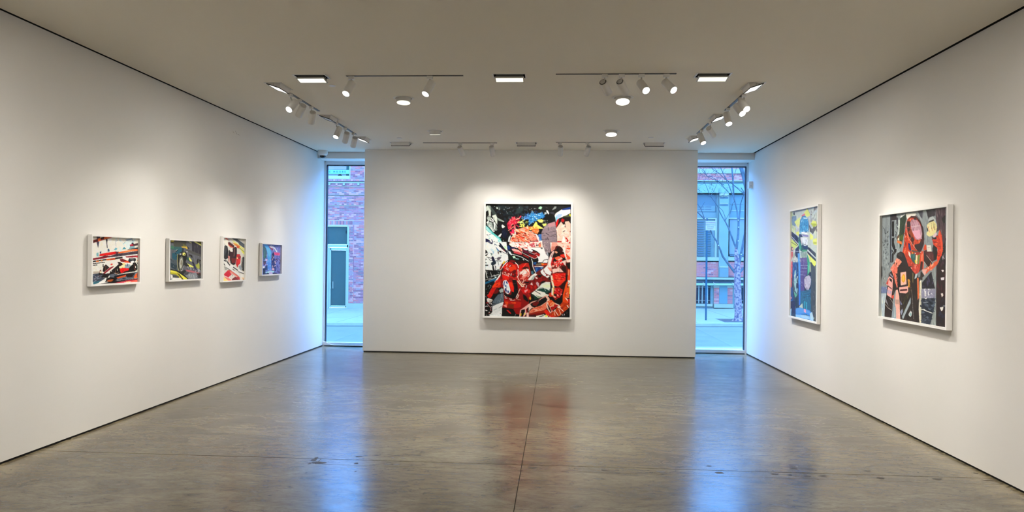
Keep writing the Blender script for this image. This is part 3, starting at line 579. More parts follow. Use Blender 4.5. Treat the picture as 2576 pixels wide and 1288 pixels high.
# ------------------------------------------------------------ painted sheets: patches and strokes sketched by hand
ARTS = {}
ARTS['main'] = ('', '''
@ 1220 510 12.88
0a0d12 0,0 1417,0 1417,1288 0,1288
D 150 60 1 0c1016 10151d 06080c 141a22 1b222b | 0,40 1417,40 1417,700 400,1288 300,800
D 50 70 2 232c34 1a2630 2e3a40 303c42 141c28 | 400,60 1400,60 1300,450 700,600 430,500
20282c 450,90 700,90 720,300 560,240
2c3a3c 960,380 1050,190 1210,130 1260,200 1110,350
1e2a2c 740,330 860,280 920,400 800,430
D 26 16 3 c8d4cc e8ecea 8a9a94 e4e4dc | 480,120 1417,100 1417,420 1200,440 560,520 460,400
D 10 26 33 9fb0a8 6f8480 c8d4cc | 300,110 480,130 480,240 330,200
c9d2c8 20,150 90,90 200,260 190,450 140,440 110,250 20,300
8d9a92 90,90 180,100 400,420 350,400 190,260
3b4644 180,100 300,250 400,400 430,700 330,600 200,250
10151a 0,340 150,440 80,640 0,720
d5ded4 230,430 350,385 405,500 400,720 340,620
a8b4ac 60,490 170,450 290,560 290,640 180,600 90,560
f0f0ec 160,570 200,500 290,560 270,640
222222 180,550 200,530 290,600 280,620
dfe6e0 50,640 110,580 140,620 80,690
9aa6a0 60,720 140,620 230,640 300,900 250,900
e6ece6 120,760 160,700 300,960 260,940
c0ccc6 280,620 350,640 340,880 290,880
f2f4f0 300,640 330,640 330,870 310,870
6d7a76 340,640 400,780 390,900 350,880
D 26 40 4 d5ddd6 8c9892 343e3e eef0ec a=55 | 60,440 400,420 400,900 280,960 60,720
59c4c0 20,730 120,800 260,960 500,1150 560,1288 420,1288 150,1000 20,840
a4dcdc 20,740 60,760 240,990 200,1000 20,850
eef4ec 20,850 130,960 300,1060 420,1180 430,1288 20,1288
D 22 45 5 f4f4ee cfe8e4 2a3a46 1c1a50 9cc8d0 e4ecd8 | 20,900 300,1060 420,1288 20,1288
15123f 20,1160 120,1190 200,1270 180,1288 20,1288
8fd6dc 330,1060 420,1130 540,1260 560,1288 480,1288
b9e4e6 400,1130 560,1270 520,1288 420,1200
D 12 30 6 5d7070 8fa09c 2c3a40 | 430,950 620,950 640,1288 480,1100
f0f0f0 430,1080 520,1000 545,1010 500,1110 450,1110
dfe0dc 540,740 570,705 660,780 580,830 550,800
8a9890 400,490 470,520 640,610 560,620 440,580
d6dcd6 560,590 630,610 590,630
cfd8dc 740,1288 770,1130 830,1050 840,1080 780,1288
f2f4f6 750,1288 800,1130 830,1070 800,1240 790,1288
1a2030 560,860 700,850 700,1200 560,1100
D 20 40 7 232a42 0d1018 2c3550 a=100 | 540,860 780,850 740,1200 520,1100
c9263f 720,680 780,590 850,560 880,470 960,450 1000,520 1140,560 1080,640 1010,700 860,720 830,850 750,850
D 60 40 8 e8304c c01c38 8c1428 f04a5c 5c0c1c d82844 e87080 | 720,700 800,560 900,450 1150,420 1160,560 1050,700 980,880 900,1040 830,1030 760,850
f25a5a 860,590 960,470 1000,520 900,600
L 26 f4b4a0 1010,545 1130,500
L 22 f09080 850,740 920,670
L 20 f29078 760,910 980,745
e03058 830,1040 890,860 960,850 940,1000 860,1050
d82c54 1040,740 1100,760 1090,820
D 26 12 9 e898a8 f4d8d8 c8305c 5c6070 | 700,560 820,480 1100,400 1180,440 1140,420 760,700 720,920 760,1020 700,900
c8dc80 1040,650 1110,595 1200,590 1240,640 1170,680
e8e060 1110,780 1150,700 1260,700 1290,790 1200,800
D 44 34 10 e8e468 c8dc78 d8e890 a8c470 f0e878 40584c 1c2820 e8f0a0 | 1080,620 1200,560 1417,560 1417,860 1290,850 1130,790
4a88cc 1320,430 1417,360 1417,540 1260,540 1240,480
D 30 32 11 5c98d8 3468b0 7cb4e4 28488c a8d0f0 101828 | 1180,480 1300,380 1417,340 1417,560 1220,560
f08a5c 800,1288 850,1130 960,1000 960,880 1080,850 1417,760 1417,1288
D 110 80 12 f47048 f8a088 fac0a8 e84830 f8d0b8 f06030 fbe0d0 e85c3c a=22 | 820,1288 900,1050 980,880 1417,800 1417,1288
D 24 60 13 8c1c14 c03020 5c1410 a=22 | 850,1200 1000,1000 1417,900 1417,1288
fae8dc 960,880 1000,960 1000,1040 960,1000
6c1410 1000,930 1080,990 1060,1030 1000,1030
L 16 fad8c8 830,1230 850,1140 960,1020 980,900
L 10 701810 1140,960 1417,1120
L 12 701810 1100,1060 1417,1200
@ 1330 510 12.88
080b10 0,40 1350,40 1350,700 860,700 860,620 600,700 0,500
D 60 50 14 10161c 06080c 1a242a 141c20 232c30 | 0,60 1350,60 1100,250 860,400 860,620 600,660 560,300
D 12 30 144 2f4038 4c6458 8fa89a | 260,110 620,110 560,330 280,240
a8dcb8 300,190 370,120 440,150 400,220
D 12 16 15 e8ecec f4f4f0 9cacb0 | 0,120 250,120 240,310 0,320
8c9490 740,260 830,130 900,120 880,190
e4e8e4 560,250 620,260 660,350 640,390 590,330
b0bcc0 500,330 570,310 580,370 520,390
3c3c44 640,320 800,300 860,400 740,370
3484c4 0,380 100,330 220,380 340,330 460,340 500,480 400,500 340,560 160,620 0,740
D 90 34 16 3c84cc 5ca4dc 1c3c74 84c0ec 2868b0 142848 a8d4f0 0c1830 c8e4f4 6cb0e0 | 0,340 180,260 480,330 540,470 340,560 200,620 60,740 0,740
f2ec70 260,560 420,540 480,580 440,650 340,640
eee46c 120,790 230,610 270,650 290,720 470,830 420,850 300,840 220,870 140,870
dce470 430,690 580,680 560,750 480,770
f07838 0,780 130,770 200,830 330,840 300,1000 200,1000 130,900 0,880
D 30 40 17 f4804c e86030 f8a070 c04820 fbb090 f0dc70 | 0,780 330,800 330,1000 250,1020 100,900 0,860
D 20 18 177 dce8d8 f4f0c8 8cacbc 203040 | 360,520 620,520 620,660 460,760 400,700
8e7c84 430,920 520,760 660,670 850,610 880,800 910,1288 640,1288 430,1288 400,1050
D 46 60 18 a08890 7c7078 94848c b09aa0 68606c 8c7c88 a=4 | 420,900 640,690 860,620 900,1288 430,1288
b88a90 600,690 850,620 870,760 660,790
L 12 2c2430 420,1010 480,990
L 14 2c2838 620,790 640,900
L 16 1e1c2c 560,990 650,1050
L 10 241c28 730,1080 900,1010
L 10 241c28 420,1190 640,1180
L 12 201820 600,1120 640,1210
L 9 3a3038 650,960 900,920
L 9 2c2430 650,1090 900,1080
3c6cb4 300,1040 410,1010 420,1230 330,1230
D 8 30 19 5c98d0 204080 88b4dc | 290,1040 410,1020 420,1240 320,1200
f0f4fa 330,1240 440,1230 440,1288 350,1288
f8c8b8 0,910 100,930 210,1010 320,1150 340,1288 0,1288
f09078 0,930 90,960 200,1060 280,1180 300,1250 0,1270
D 34 40 20 f8c4b0 e86450 c83c34 fbe4dc 8c2420 f4a088 a=30 | 0,920 100,950 240,1080 310,1240 0,1270
f2dfe0 220,1010 260,1020 330,1130 360,1288 320,1288
L 10 1c1010 60,940 190,1010
L 16 2a1014 50,1260 310,1220
c42434 50,1270 310,1240 320,1288 40,1288
fafafa 835,430 870,350 1070,220 1090,250 1350,220 1350,340 1180,430 1000,500 900,560 880,680 860,500
f8ecf0 1080,250 1350,225 1350,270 1120,280
a8c4ec 870,430 960,370 1080,380 1060,440 960,520 880,600
7cc8e0 865,440 930,480 900,580 872,560
1c3c88 1080,210 1350,140 1350,215 1100,250
0c1018 900,90 1350,60 1350,140 1070,200
dcd840 1290,400 1350,350 1350,460
4c5438 1100,450 1290,390 1340,450 1350,480 1170,490
241410 1000,520 1170,470 1350,470 1350,650 1290,600 1170,620 1190,810 1050,610 920,790 890,800 960,540
d42018 870,660 930,540 970,540 940,690 890,810
b81c14 1040,560 1090,510 1160,560 1120,640 1060,620
f8c8b4 890,830 1045,615 1190,820 1170,620 1290,600 1350,680 1350,1288 920,1288 905,1000
fbdcc8 1060,900 1180,820 1240,900 1200,1000 1080,1000
D 30 70 21 fad0bc f8bca8 fce0d0 f4b09c fbd4c8 | 910,850 1040,680 1180,840 1350,700 1350,1288 930,1288
L 18 2c1414 1100,950 1170,910
8c2018 1320,930 1350,910 1350,970
c42018 1160,1130 1220,1130 1290,1240 1270,1288 1190,1288 1240,1210
c01818 920,1245 1060,1245 1060,1288 930,1288
fbf4e8 1110,1080 1150,1100 1190,1288 1070,1288
@ 1220 610 12.88
0c1014 600,-20 1417,-20 1417,200 600,200
e4ecea 14,-14 700,-14 700,20 14,20
D 12 40 222 f4f4f4 c8dce4 1c1c3c a4c8d0 | 14,-14 640,-14 640,20 14,20
f4b09c 800,-5 1417,-5 1417,140 880,150 790,60
D 24 60 223 f8c4b0 e86850 f08860 b83020 fcf0ec a=20 | 800,-40 1417,-40 1417,120 880,130
e4ecea 14,0 700,0 740,300 760,560 520,740 480,900 14,900
D 60 60 22 f0f4f0 dce8e8 eef0e4 c8dce4 f4f4f4 e0e4f0 d4e4dc | 14,0 700,0 740,300 760,560 520,740 480,900 14,900
120f3c 100,0 270,0 240,60 190,40
1c3c5c 300,40 360,60 460,180 480,260 400,240
2c6ca4 380,180 440,180 470,260 420,290
0c1014 440,90 510,80 540,150 480,150
c4e4b8 620,130 700,120 700,220 640,200
1c2434 470,0 520,40 640,200 720,270 730,380 700,340 540,200 480,130
f4f0ee 330,60 380,100 560,230 720,360 640,350 460,260 340,120
80302c 560,190 620,220 670,300 630,280
L 14 181c20 540,290 740,390
1a1c24 460,260 530,270 540,340 470,310
70605c 410,290 460,290 450,390 420,350
0e1014 14,240 60,260 110,350 60,440 14,440
f0f4f4 14,370 100,330 100,350 40,400 14,390
L 16 14141c 60,470 240,520
5c7c7c 170,330 250,360 230,440
a0c0d4 240,280 310,290 280,390
D 14 26 23 9cb4c0 c8c8dc 7c94a0 e0dce8 | 330,400 540,400 540,740 400,800
1c1c38 210,480 250,440 290,480 330,580 320,640 240,600
26303a 200,720 210,650 320,580 370,640 350,700 260,750
14181c 240,740 290,740 320,900 290,920 250,880
14181c 320,730 360,780 360,900 330,920 340,820
f4f4f4 280,745 315,740 340,880 320,890
L 20 1c2028 340,600 530,600
L 14 1c2028 340,520 420,530
L 12 1c2028 420,600 450,720
5c5864 390,500 460,470 540,480 480,560 410,580
L 12 1c1c24 120,500 170,580 260,580
L 30 101010 14,740 100,735
L 24 101010 14,655 50,660
L 22 101010 14,545 70,545
0c0e12 14,880 490,920 480,1000 420,1140 340,1288 14,1288
D 34 30 24 3c4448 8c9494 141a1c 5c6468 0a0c0e | 14,900 480,930 440,1100 200,1140 14,1180
L 22 dfe4dc 30,920 80,1150
L 14 c8ccc4 180,960 220,1080
L 12 d8dcd4 14,1215 220,1150
L 18 e0e4e0 210,1100 440,1040
L 20 e8f4f4 120,1230 310,1165
156088 14,1288 14,1250 130,1230 310,1170 400,1160 370,1240 300,1288
c8e8e8 310,1110 380,1100 380,1150 330,1160
L 18 181c20 410,880 540,860
e8c030 560,680 620,600 660,620 600,700
a02c24 480,860 500,780 560,680 580,690 530,800 520,880
f2f0e8 500,1000 530,850 600,720 740,590 740,620 620,740 560,860 510,1080 400,1220 330,1288 310,1288 400,1150
b81c14 340,1288 430,1180 520,1060 560,820 700,660 800,620 960,640 1060,740 1110,880 1090,1080 1150,1288
dc2a1c 560,830 680,680 740,680 720,780 640,830
e03c20 700,760 860,720 980,740 1020,860 880,960 820,930 780,850
c4481c 760,740 850,700 880,760 800,790
8c1810 560,880 640,830 700,900 860,980 840,1040 560,1020
5c1010 840,960 960,880 1010,900 1010,1140 890,1120 860,1060
3a0c0c 520,900 560,830 620,820 560,960 540,1200 500,1200
e02c1c 580,1120 740,1080 870,1130 880,1180 760,1200 640,1170
f02418 590,1060 740,1100 760,1190 600,1150
141434 900,1170 1000,1160 1020,1288 890,1288
6c1414 760,1120 860,1140 870,1210 780,1210
D 50 55 25 d02418 a01810 e83c28 701410 f04c30 c42018 8c140e | 420,1288 560,860 700,680 980,700 1080,900 1090,1288
L 16 f4ece0 570,960 570,1020 600,1020
L 12 f4e4d8 610,970 680,960 650,1030 620,1050
L 13 f4ece0 700,1010 680,1070 740,1050 750,1100
L 12 f4ece0 740,1010 780,1000 760,1100
L 12 f4ece0 800,1000 800,1040
L 14 f4ece0 860,1000 840,1085
L 10 f4ece0 830,1040 870,1030
L 14 f4e4dc 730,690 700,760
L 18 f4e4dc 680,840 760,900
L 12 f4e4dc 700,800 780,870
L 16 f8f0e8 800,780 830,740
0c0c10 730,280 770,560 840,640 960,700 1080,640 1417,560 1417,340 1100,200 860,160 760,80
102224 740,260 800,280 880,420 900,540 780,540
1c3a78 720,110 790,100 830,220 760,250
dce8f0 750,260 830,300 850,340 880,400 860,420 780,350
181c4c 820,150 950,150 970,190 840,210
142420 790,420 920,440 1140,500 1140,580 900,580 780,560
c4e8d0 890,450 960,430 1000,490 930,520
a8d8d8 980,510 1110,530 1100,550 1000,540
L 18 e4ece8 870,380 960,400 1180,470 1300,540 1417,610
L 20 fafafa 1230,540 1260,570
6c1410 800,580 860,560 990,590 990,640 860,660 800,620
3a0e0c 1060,600 1330,600 1360,700 1200,740 1100,820
f8b0a8 860,210 950,200 1100,250 1220,350 1200,350 1050,310 900,270
c8444c 920,290 1050,300 1200,350 1200,400 1100,390 940,340
1c0c14 1200,360 1417,450 1417,590 1300,520 1180,430
9c1c1c 1220,380 1417,470 1417,520 1240,430
fbe4e0 780,60 900,0 1417,0 1417,260 1200,180 1050,180 860,130
D 50 60 26 f8d4c8 f4a090 fcf0ec e06050 fae0d8 c8342c f0b0a0 f8f4f8 a=20 | 790,40 900,0 1417,0 1417,270 1200,200 880,140
L 20 fafafa 990,120 1030,100 1060,140 1020,180 990,140
f06848 1080,140 1180,180 1220,250 1190,300 1080,200
L 12 f8dcd4 1080,180 1180,210 1220,340 1417,440
5c1030 1210,220 1417,300 1417,380 1230,310
c03c2c 1330,150 1380,160 1380,200 1300,180
b42a20 1050,760 1200,680 1417,660 1417,1288 1130,1288 1100,1000
dc1c18 1100,860 1140,780 1260,700 1350,670 1300,760 1180,850 1110,960
3c1412 1170,840 1300,780 1417,800 1417,870 1260,860
f8e4dc 1120,980 1260,880 1417,860 1417,1010 1300,1080 1200,1140 1240,1060 1130,1000
e88070 1130,1180 1240,1100 1330,1010 1417,980 1417,1040 1260,1180
D 40 50 27 f4dcd0 e84838 f8f0e8 f0a090 8c1c18 f8e4dc a=-25 | 1120,900 1417,820 1417,1288 1140,1288
L 26 f4ded4 980,650 1060,720 1090,820
L 24 f2dcd0 1070,880 1080,1060 1070,1100
L 22 f0d4c8 1050,1100 1110,1240
L 22 e8583c 1340,900 1417,1000
L 12 f08060 1240,790 1340,670
@ 1330 610 12.88
6c2420 0,600 1340,600 1340,1288 0,1288
2c2028 0,-20 760,-20 760,700 0,700
8e7c84 430,-20 700,-20 700,300 480,200
f4d8cc -14,-20 430,-20 470,180 60,210 -14,150
D 10 50 224 e86850 3c1820 f8f0ec c8303c | -14,-20 400,-20 400,60 40,160
e8a090 690,-5 960,-5 930,120 720,120
f8ccb8 900,-5 1350,-5 1350,120 960,140
D 6 60 225 c42018 fbf4e8 fad0bc | 920,-20 1350,-20 1350,60 960,60
f4f2f0 60,200 480,160 560,380 640,460 640,660 300,660 300,500 360,400 320,300
fbf8f4 230,220 450,220 560,400 630,500 480,560 440,620 320,620
8e7c84 450,0 700,0 690,330 660,460 570,400 480,160
D 20 50 28 a08c90 786c74 b49ca0 bca8a4 | 460,0 690,0 680,420 580,400
1c1c20 610,320 690,330 700,430 650,480 640,420
9aa2ac 570,300 620,320 640,420 600,440
e8a090 720,100 880,110 820,250 720,300
d0806c 740,130 860,130 800,240 740,260
L 12 2c2024 690,60 700,340
f8f0ec 700,0 740,0 730,120 700,260
c8505c 60,30 200,20 210,150 80,150
D 18 40 29 e88484 c03848 f4c8c8 3c1820 8cb4bc f8f0f0 a=80 | 60,20 400,20 400,150 90,150
f07858 310,40 400,50 390,150 330,150
L 24 f4f4f4 90,190 450,190
L 10 2c3038 100,165 440,165
2c2c34 390,180 450,180 450,210 390,205
a81c1c 110,320 200,270 280,300 370,380 340,460 240,420 150,370
8c1414 0,370 120,400 240,420 290,460 250,510 190,530 0,430
6c1410 110,270 230,290 260,340 180,370 110,340
1c1018 120,230 250,270 370,370 350,380 240,310 130,260
L 12 f4dcd8 0,300 170,375 260,340
L 14 f4dcd8 0,440 190,530 270,490 290,440 240,410
f0f0fc 0,130 40,180 140,270 110,310 0,270
0c1018 0,450 160,540 300,500 320,600 260,640 140,640 100,560 40,560
1c3c70 130,640 250,640 240,750 150,720
2c68ac 140,640 250,640 200,700
L 16 181414 300,655 450,640 490,570 650,540
L 14 181414 620,560 610,680
6c6858 240,690 400,670 420,740 230,750
e84818 390,675 610,680 560,730 430,750
f4a040 400,680 480,680 480,730
f4f6f8 170,770 480,770 470,790 200,795
1c3878 180,800 480,800 460,840 380,870 230,980 200,860
2c64a8 220,830 300,810 260,940 230,930
5ca0cc 380,800 480,810 400,860
L 22 d4e8e0 90,530 120,620 130,760 180,900 230,980
0c1010 0,600 90,640 110,800 200,960 150,1060 80,1000 30,760 0,700
38687c 70,930 140,920 160,1020 90,1040
f2f4f2 480,860 600,740 700,900 740,960 700,1060 600,1030 520,970
8c1c18 470,880 500,960 600,1050 660,1060 650,1090 580,1060 490,990
f0f0ee 380,930 470,850 480,940 560,1040 500,1100 400,1000
L 12 301414 370,950 420,1030 520,1110
d8e4e8 500,1060 560,1040 560,1090 520,1100
f8c8c0 600,740 640,560 700,400 790,260 840,300 760,480 740,700 740,900 700,920
fae4dc 640,640 700,460 780,340 700,720 720,860 650,860
f09080 600,800 720,820 760,900 700,940
c81c1c 760,500 830,480 760,640 740,780 710,700
2a0c10 720,460 760,340 760,380 730,490
L 10 301014 700,360 800,250 820,310 760,480
200c0c 820,260 900,130 1000,120 1090,210 1140,360 1020,400 940,440 840,480 780,460 860,360
5c1414 820,250 880,130 960,120 900,200 860,270
3a1010 960,130 1060,180 1130,340 1040,380 980,260
e4a080 830,290 900,280 940,330 880,360
f8d0c0 960,60 1350,30 1350,640 1220,640 1190,480 1090,200 1010,110
D 40 60 30 f8d0c4 fbe4dc f0a090 f47c60 fce8dc ec6850 | 1080,130 1350,60 1350,600 1210,600 1150,360
f05c3c 1190,340 1350,500 1350,540 1270,560 1180,400
e85c38 1190,190 1340,170 1340,230 1260,220
fbf0e4 1090,150 1160,160 1200,400 1220,600 1180,460
e83020 1000,410 1130,370 1170,480 1120,500 1040,450
f06848 830,500 960,440 1060,470 1090,540 960,600 880,560
f8c0b4 930,560 1060,490 1100,510 980,590
e81c18 950,600 1080,550 1080,620 980,650
301420 890,570 950,620 960,700 920,640
D 50 44 31 e82424 c41420 f04838 f8a898 8c1018 fad0c4 f46050 | 740,660 900,600 1100,620 1130,720 960,870 760,820
f0d0c8 1050,620 1200,560 1190,760 1130,700 1040,720
c81820 1010,720 1090,640 1140,700 1070,740
301818 1060,770 1190,770 1220,1000 1130,960 1060,860
D 8 30 32 4c3428 201410 5c4030 a=90 | 1060,770 1190,770 1200,980 1080,860
f8c8bc 760,860 1010,830 1130,960 920,950 770,1000
L 14 8c8088 1005,860 1000,960
0c0808 1200,690 1340,660 1340,860 1260,820
f04c28 1260,860 1340,880 1340,1288 1250,1288
fb8c60 1270,880 1320,900 1290,1060 1260,1060
e82418 760,1010 1190,980 1190,1288 800,1288
D 50 55 34 f03424 d41c18 f85038 c41414 fa7858 a=3 | 770,1010 1190,990 1190,1288 800,1288
7c1010 1040,1110 1150,1110 1140,1150 1050,1140
L 12 6c0c0c 810,1210 860,1180 880,1220 940,1180 990,1220 1050,1190 1110,1220
240c0c 1190,1040 1260,1040 1240,1288 1190,1288
f8e0cc 700,1070 760,1060 830,1288 740,1288
e8a060 750,1100 780,1120 830,1288 800,1288
202018 650,1120 700,1080 690,1200 640,1230
f4ece4 0,1160 100,1060 210,990 280,1040 200,1100 60,1288 0,1288
a8bcb8 60,1200 150,1080 210,1060 170,1180 60,1260
7c1414 160,1288 220,1100 330,1160 450,1070 600,1160 540,1288
0c0808 280,1050 440,1050 400,1110 330,1140
D 24 40 35 8c1818 5c0c0c b42420 a01c1c | 180,1288 230,1120 420,1080 600,1160 560,1288
f4f0ec 540,1100 640,1060 680,1090 600,1150
fbdcd4 220,1100 290,1150 270,1180 220,1160
c42c24 0,700 40,900 20,1100 0,1100
f8a898 0,880 40,960 30,1080 0,1100
@ 1220 705 12.88
8c1210 400,0 1417,0 1417,1200 520,1200 560,820 620,700 600,400
D 70 60 36 a01810 701010 b82418 540c0c c43020 3c0808 8c1410 | 620,0 1417,0 1417,700 1100,900 600,850
10202c 14,20 160,0 330,20 260,120 60,240 14,260
186088 14,60 200,0 320,0 150,70 14,130
0c1418 14,130 260,100 200,260 80,480 40,560 14,560
D 22 24 37 3c5458 8ca4a4 1c2c30 0c1014 d4dcd8 | 14,180 240,120 150,330 60,560 14,600
cc2014 80,520 150,380 230,240 330,60 360,0 500,0 520,200 380,240 300,380 200,560 120,560
e8401c 240,200 330,80 480,60 500,140 400,210 260,240
D 34 44 38 d42818 a81810 e8442c 8c120e f05030 a=-25 | 100,500 330,40 500,20 510,230 330,300 200,560
140808 330,340 430,240 600,240 600,400 470,380 400,480 270,600 210,570
6c1414 260,420 400,270 470,340 400,420 300,440
e4ded8 60,600 110,570 260,630 210,710 90,720
b8b0a8 140,640 240,640 200,720 140,720
8c2020 40,700 110,700 130,760 60,780
a4b0ac 460,330 540,260 610,270 600,380 500,400
0a0c10 14,760 90,740 220,740 240,960 200,1090 14,1120
D 26 30 39 3c1418 8c3034 e0d8d8 201416 5c646c e4e4e4 | 14,740 220,740 240,960 180,1180 14,1180
L 20 f0f0f0 14,960 80,980
L 16 c89090 110,790 200,900 180,980
57656f 250,700 340,560 430,460 610,400 620,660 560,700 410,760 250,740
D 26 50 40 647482 4c5a66 7c8c98 546470 a=88 | 270,700 420,480 600,420 610,660 420,740
545c64 220,760 400,760 330,800 240,830
e2e6e6 240,840 420,760 610,690 560,860 545,1185 120,1185 240,1020
D 18 60 41 eceeee d0d6d4 dce0e0 f4f4f4 b8c4c4 a=-28 | 250,850 600,700 540,1180 150,1180
L 12 3c4448 450,900 550,830
1c2420 480,1050 520,1050 510,1075
L 16 0c0c0c 500,410 610,380
f6f8fa 580,110 600,20 640,0 700,0 760,80 830,320 810,390 750,450 680,410 620,280
1c2c78 600,130 620,40 650,20 630,160 610,200
1c2c78 690,20 730,60 740,130 690,100
dcecf4 650,60 680,60 800,280 800,370 700,200
203070 640,260 680,250 710,320 700,400 650,330
1c2c78 720,330 770,330 780,400 740,420
5c7cac 640,140 700,150 700,220 650,220
L 10 1c2040 690,270 720,200
e8281c 750,60 880,60 930,200 940,400 860,340 830,260 780,140
f03c20 770,80 870,80 910,220 840,200
0c0a18 880,0 1020,0 1060,180 1080,380 1010,560 840,500 870,360 930,380 950,240 910,90
L 10 8c6c70 890,100 1000,100
L 10 5c3040 930,270 1060,300
1c0808 620,380 700,440 840,470 1000,560 950,600 800,560 640,500
L 18 f8ecdc 640,500 690,540
L 20 f8ecdc 650,565 720,580
L 20 f8ecdc 790,600 870,610
L 16 f8ecdc 820,640 900,650 980,630
L 24 f8e4d4 1010,550 1070,430
L 24 f4dcc8 1020,600 1060,560 1100,470
L 18 f4dcc8 1080,400 1140,270
L 14 e8a890 1060,620 1150,630
b82014 630,600 760,640 900,680 1230,700 1180,860 1000,900 730,860 620,700
dc481c 640,680 760,690 740,790 680,800
e04c20 830,710 1000,700 1000,760 880,740
7c3018 760,760 940,780 930,900 750,880
e88880 600,800 700,780 710,860 690,870 600,830
100a0c 560,880 720,900 940,920 1100,960 1120,1185 545,1185
c41c1c 690,960 760,960 850,1060 840,1090 760,1030
941414 920,930 1120,900 1120,1100 1010,1090
L 8 c8c0c0 960,1185 1000,1090
8c1010 1150,300 1417,200 1417,760 1150,940 1180,700
c81418 1160,300 1417,250 1417,430 1240,420
L 34 f4d8c4 1060,20 1200,200 1260,190
L 28 f0c8a8 1110,0 1200,140 1300,130
D 20 36 42 f8e4d4 e8c0a8 e83020 f0d4c4 a=-40 | 1080,0 1417,0 1417,120 1240,200
L 16 f8f0e8 1350,160 1325,260
e8a0a0 1270,330 1380,290 1390,320 1300,410
140608 1230,450 1330,500 1417,660 1380,700 1250,600
f8b8b0 1140,960 1300,850 1417,760 1417,860 1330,930 1340,1100 1240,1185 1260,1050 1300,1000 1290,930 1200,950 1150,1060 1150,1185 1110,1185
080608 1180,960 1290,940 1290,1020 1220,1185 1160,1185
e0b830 1140,1080 1180,1050 1180,1140 1140,1160
e8dc60 1260,1050 1320,1050 1290,1140
100608 1370,900 1417,860 1417,1030 1380,1050
f4c4bc 1350,1050 1417,1030 1417,1185 1350,1185
400808 1300,1130 1350,1070 1350,1185 1280,1185
@ 1330 705 12.88
7c1010 0,0 520,0 340,190 200,320 80,400 60,600 0,640
D 40 60 43 901414 6c0e0e b02018 501010 a41c18 d02c1c | 0,0 480,0 320,190 200,300 60,420 0,600
100a0a 360,130 430,30 560,0 520,60 420,140
f8dcd4 50,130 110,60 130,160
c4a8ac 230,90 270,45 330,90 335,190 310,220 260,150
f4a030 10,580 60,520 80,600 50,640
e08828 0,560 50,540 30,620
dfe6d8 300,250 420,110 560,50 690,60 700,300 540,430 690,480 440,540 200,600 80,430 210,320
e0ecc8 450,150 680,120 690,230 560,240 460,200
a0a8a0 340,240 480,230 480,260 320,280
1c4038 250,320 330,280 500,250 700,350 560,430 500,380
e8ece4 510,250 550,330 540,345 500,270
D 14 40 44 1c3c34 284c40 14302c | 270,320 480,260 690,350 560,420
f0ece0 90,420 220,310 520,400 510,470 440,540 300,560
L 18 0c1010 195,335 380,445
1a3c30 70,420 140,450 320,580 180,640 80,680
0c1414 75,430 150,520 190,620 120,680 80,680
90a080 220,480 300,500 420,540 330,580
2c3430 680,80 740,180 740,280 700,330 660,300 720,240
f8b4a0 20,750 100,690 300,640 520,500 580,480 680,620 640,680 560,760 380,850 130,890 40,850
160c0e 50,760 120,720 400,600 530,520 620,640 560,700 380,820 180,880 90,840
6c1c18 130,720 300,680 340,720 240,840 120,800
L 12 f0988c 300,680 400,600 520,540
f0b8a4 540,480 600,490 680,600 640,640 560,540
f8ccc0 0,760 40,780 120,880 60,930 0,1000
e87858 0,1060 60,960 160,880 400,850 580,700 580,900 480,980 300,1000 0,1080
D 30 60 45 f49070 e86848 c84830 f8b098 d85838 a=-12 | 20,1000 150,890 560,760 560,900 300,1000
a02c1c 0,1090 300,1000 520,960 540,1060 300,1110 20,1160
7c1c14 20,1100 500,1040 420,1110 100,1170
401010 0,1120 230,1100 240,1185 0,1185
e82a14 490,1000 560,920 700,1060 640,1150 560,1110
f8d0c0 590,620 680,640 880,740 1010,800 820,900 740,1060 700,1060 600,900 570,760
ec5828 600,680 720,620 860,740 840,820 760,800 680,860 640,760
f89c58 760,700 830,740 800,780
D 30 40 46 f06030 e83c1c f89868 b42418 fab088 | 610,680 720,640 860,760 900,840 740,1000 690,900
b41c14 830,770 960,800 880,880 740,1000 700,860 800,840
3c0c10 600,760 650,820 730,980 720,1050 640,920
L 14 f8dccc 570,780 600,900 700,1060
L 10 f4c8b8 690,880 740,1010
d0391c 640,440 740,380 840,520 960,600 900,620 830,640 680,540
8c1814 760,500 850,520 900,580 840,630
1c0c12 680,540 760,520 860,640 1000,560 1090,520 1080,700 1000,790 900,740 740,620
140a0e 880,600 1080,580 1070,700 980,770
e82c20 730,0 800,0 820,180 740,160
f03424 810,0 1180,0 1170,60 1080,100 960,200 820,180
D 30 55 47 f43c28 d8201c f85c3c e83020 a=2 | 820,0 1180,0 1160,80 960,200 830,180
f8e8c8 720,0 780,20 830,200 800,480 740,480 770,220
e8b860 780,220 820,230 800,470 775,470
f8e8e0 740,260 770,240 765,480 735,470
300c10 1180,0 1260,0 1170,340 1060,580 1090,300 1000,260 960,230 1080,100
c41c18 830,240 1000,230 1100,330 1060,440 1000,560 930,560 830,480
D 34 38 48 e02424 a81418 f04434 7c1014 f8a090 | 830,240 1080,280 1070,440 980,560 840,470
0c0a0c 810,460 880,430 910,490 870,510
e8a890 760,480 860,510 890,560 820,560
dc4410 1230,40 1270,60 1220,300 1180,440 1300,720 1240,760 1010,790 1090,700 1100,480 1180,160
f05010 1190,160 1250,60 1240,280 1140,440 1110,690 1090,700 1110,460
D 14 50 49 e85818 d03c10 f46c2c a=-70 | 1130,460 1240,80 1220,300 1140,700
fbece4 1260,0 1340,0 1340,220 1270,200
D 10 30 50 302020 f8f0ec e86040 | 1265,60 1340,60 1340,240 1270,220
e0d040 1310,200 1340,190 1340,460 1300,430
f05c30 1220,240 1310,240 1300,560 1200,560
D 24 26 51 f88c60 e03c18 fab8a0 a=0 | 1220,240 1330,240 1330,600 1200,560
f8d8cc 1180,550 1240,600 1340,700 1340,730 1280,700 1180,590
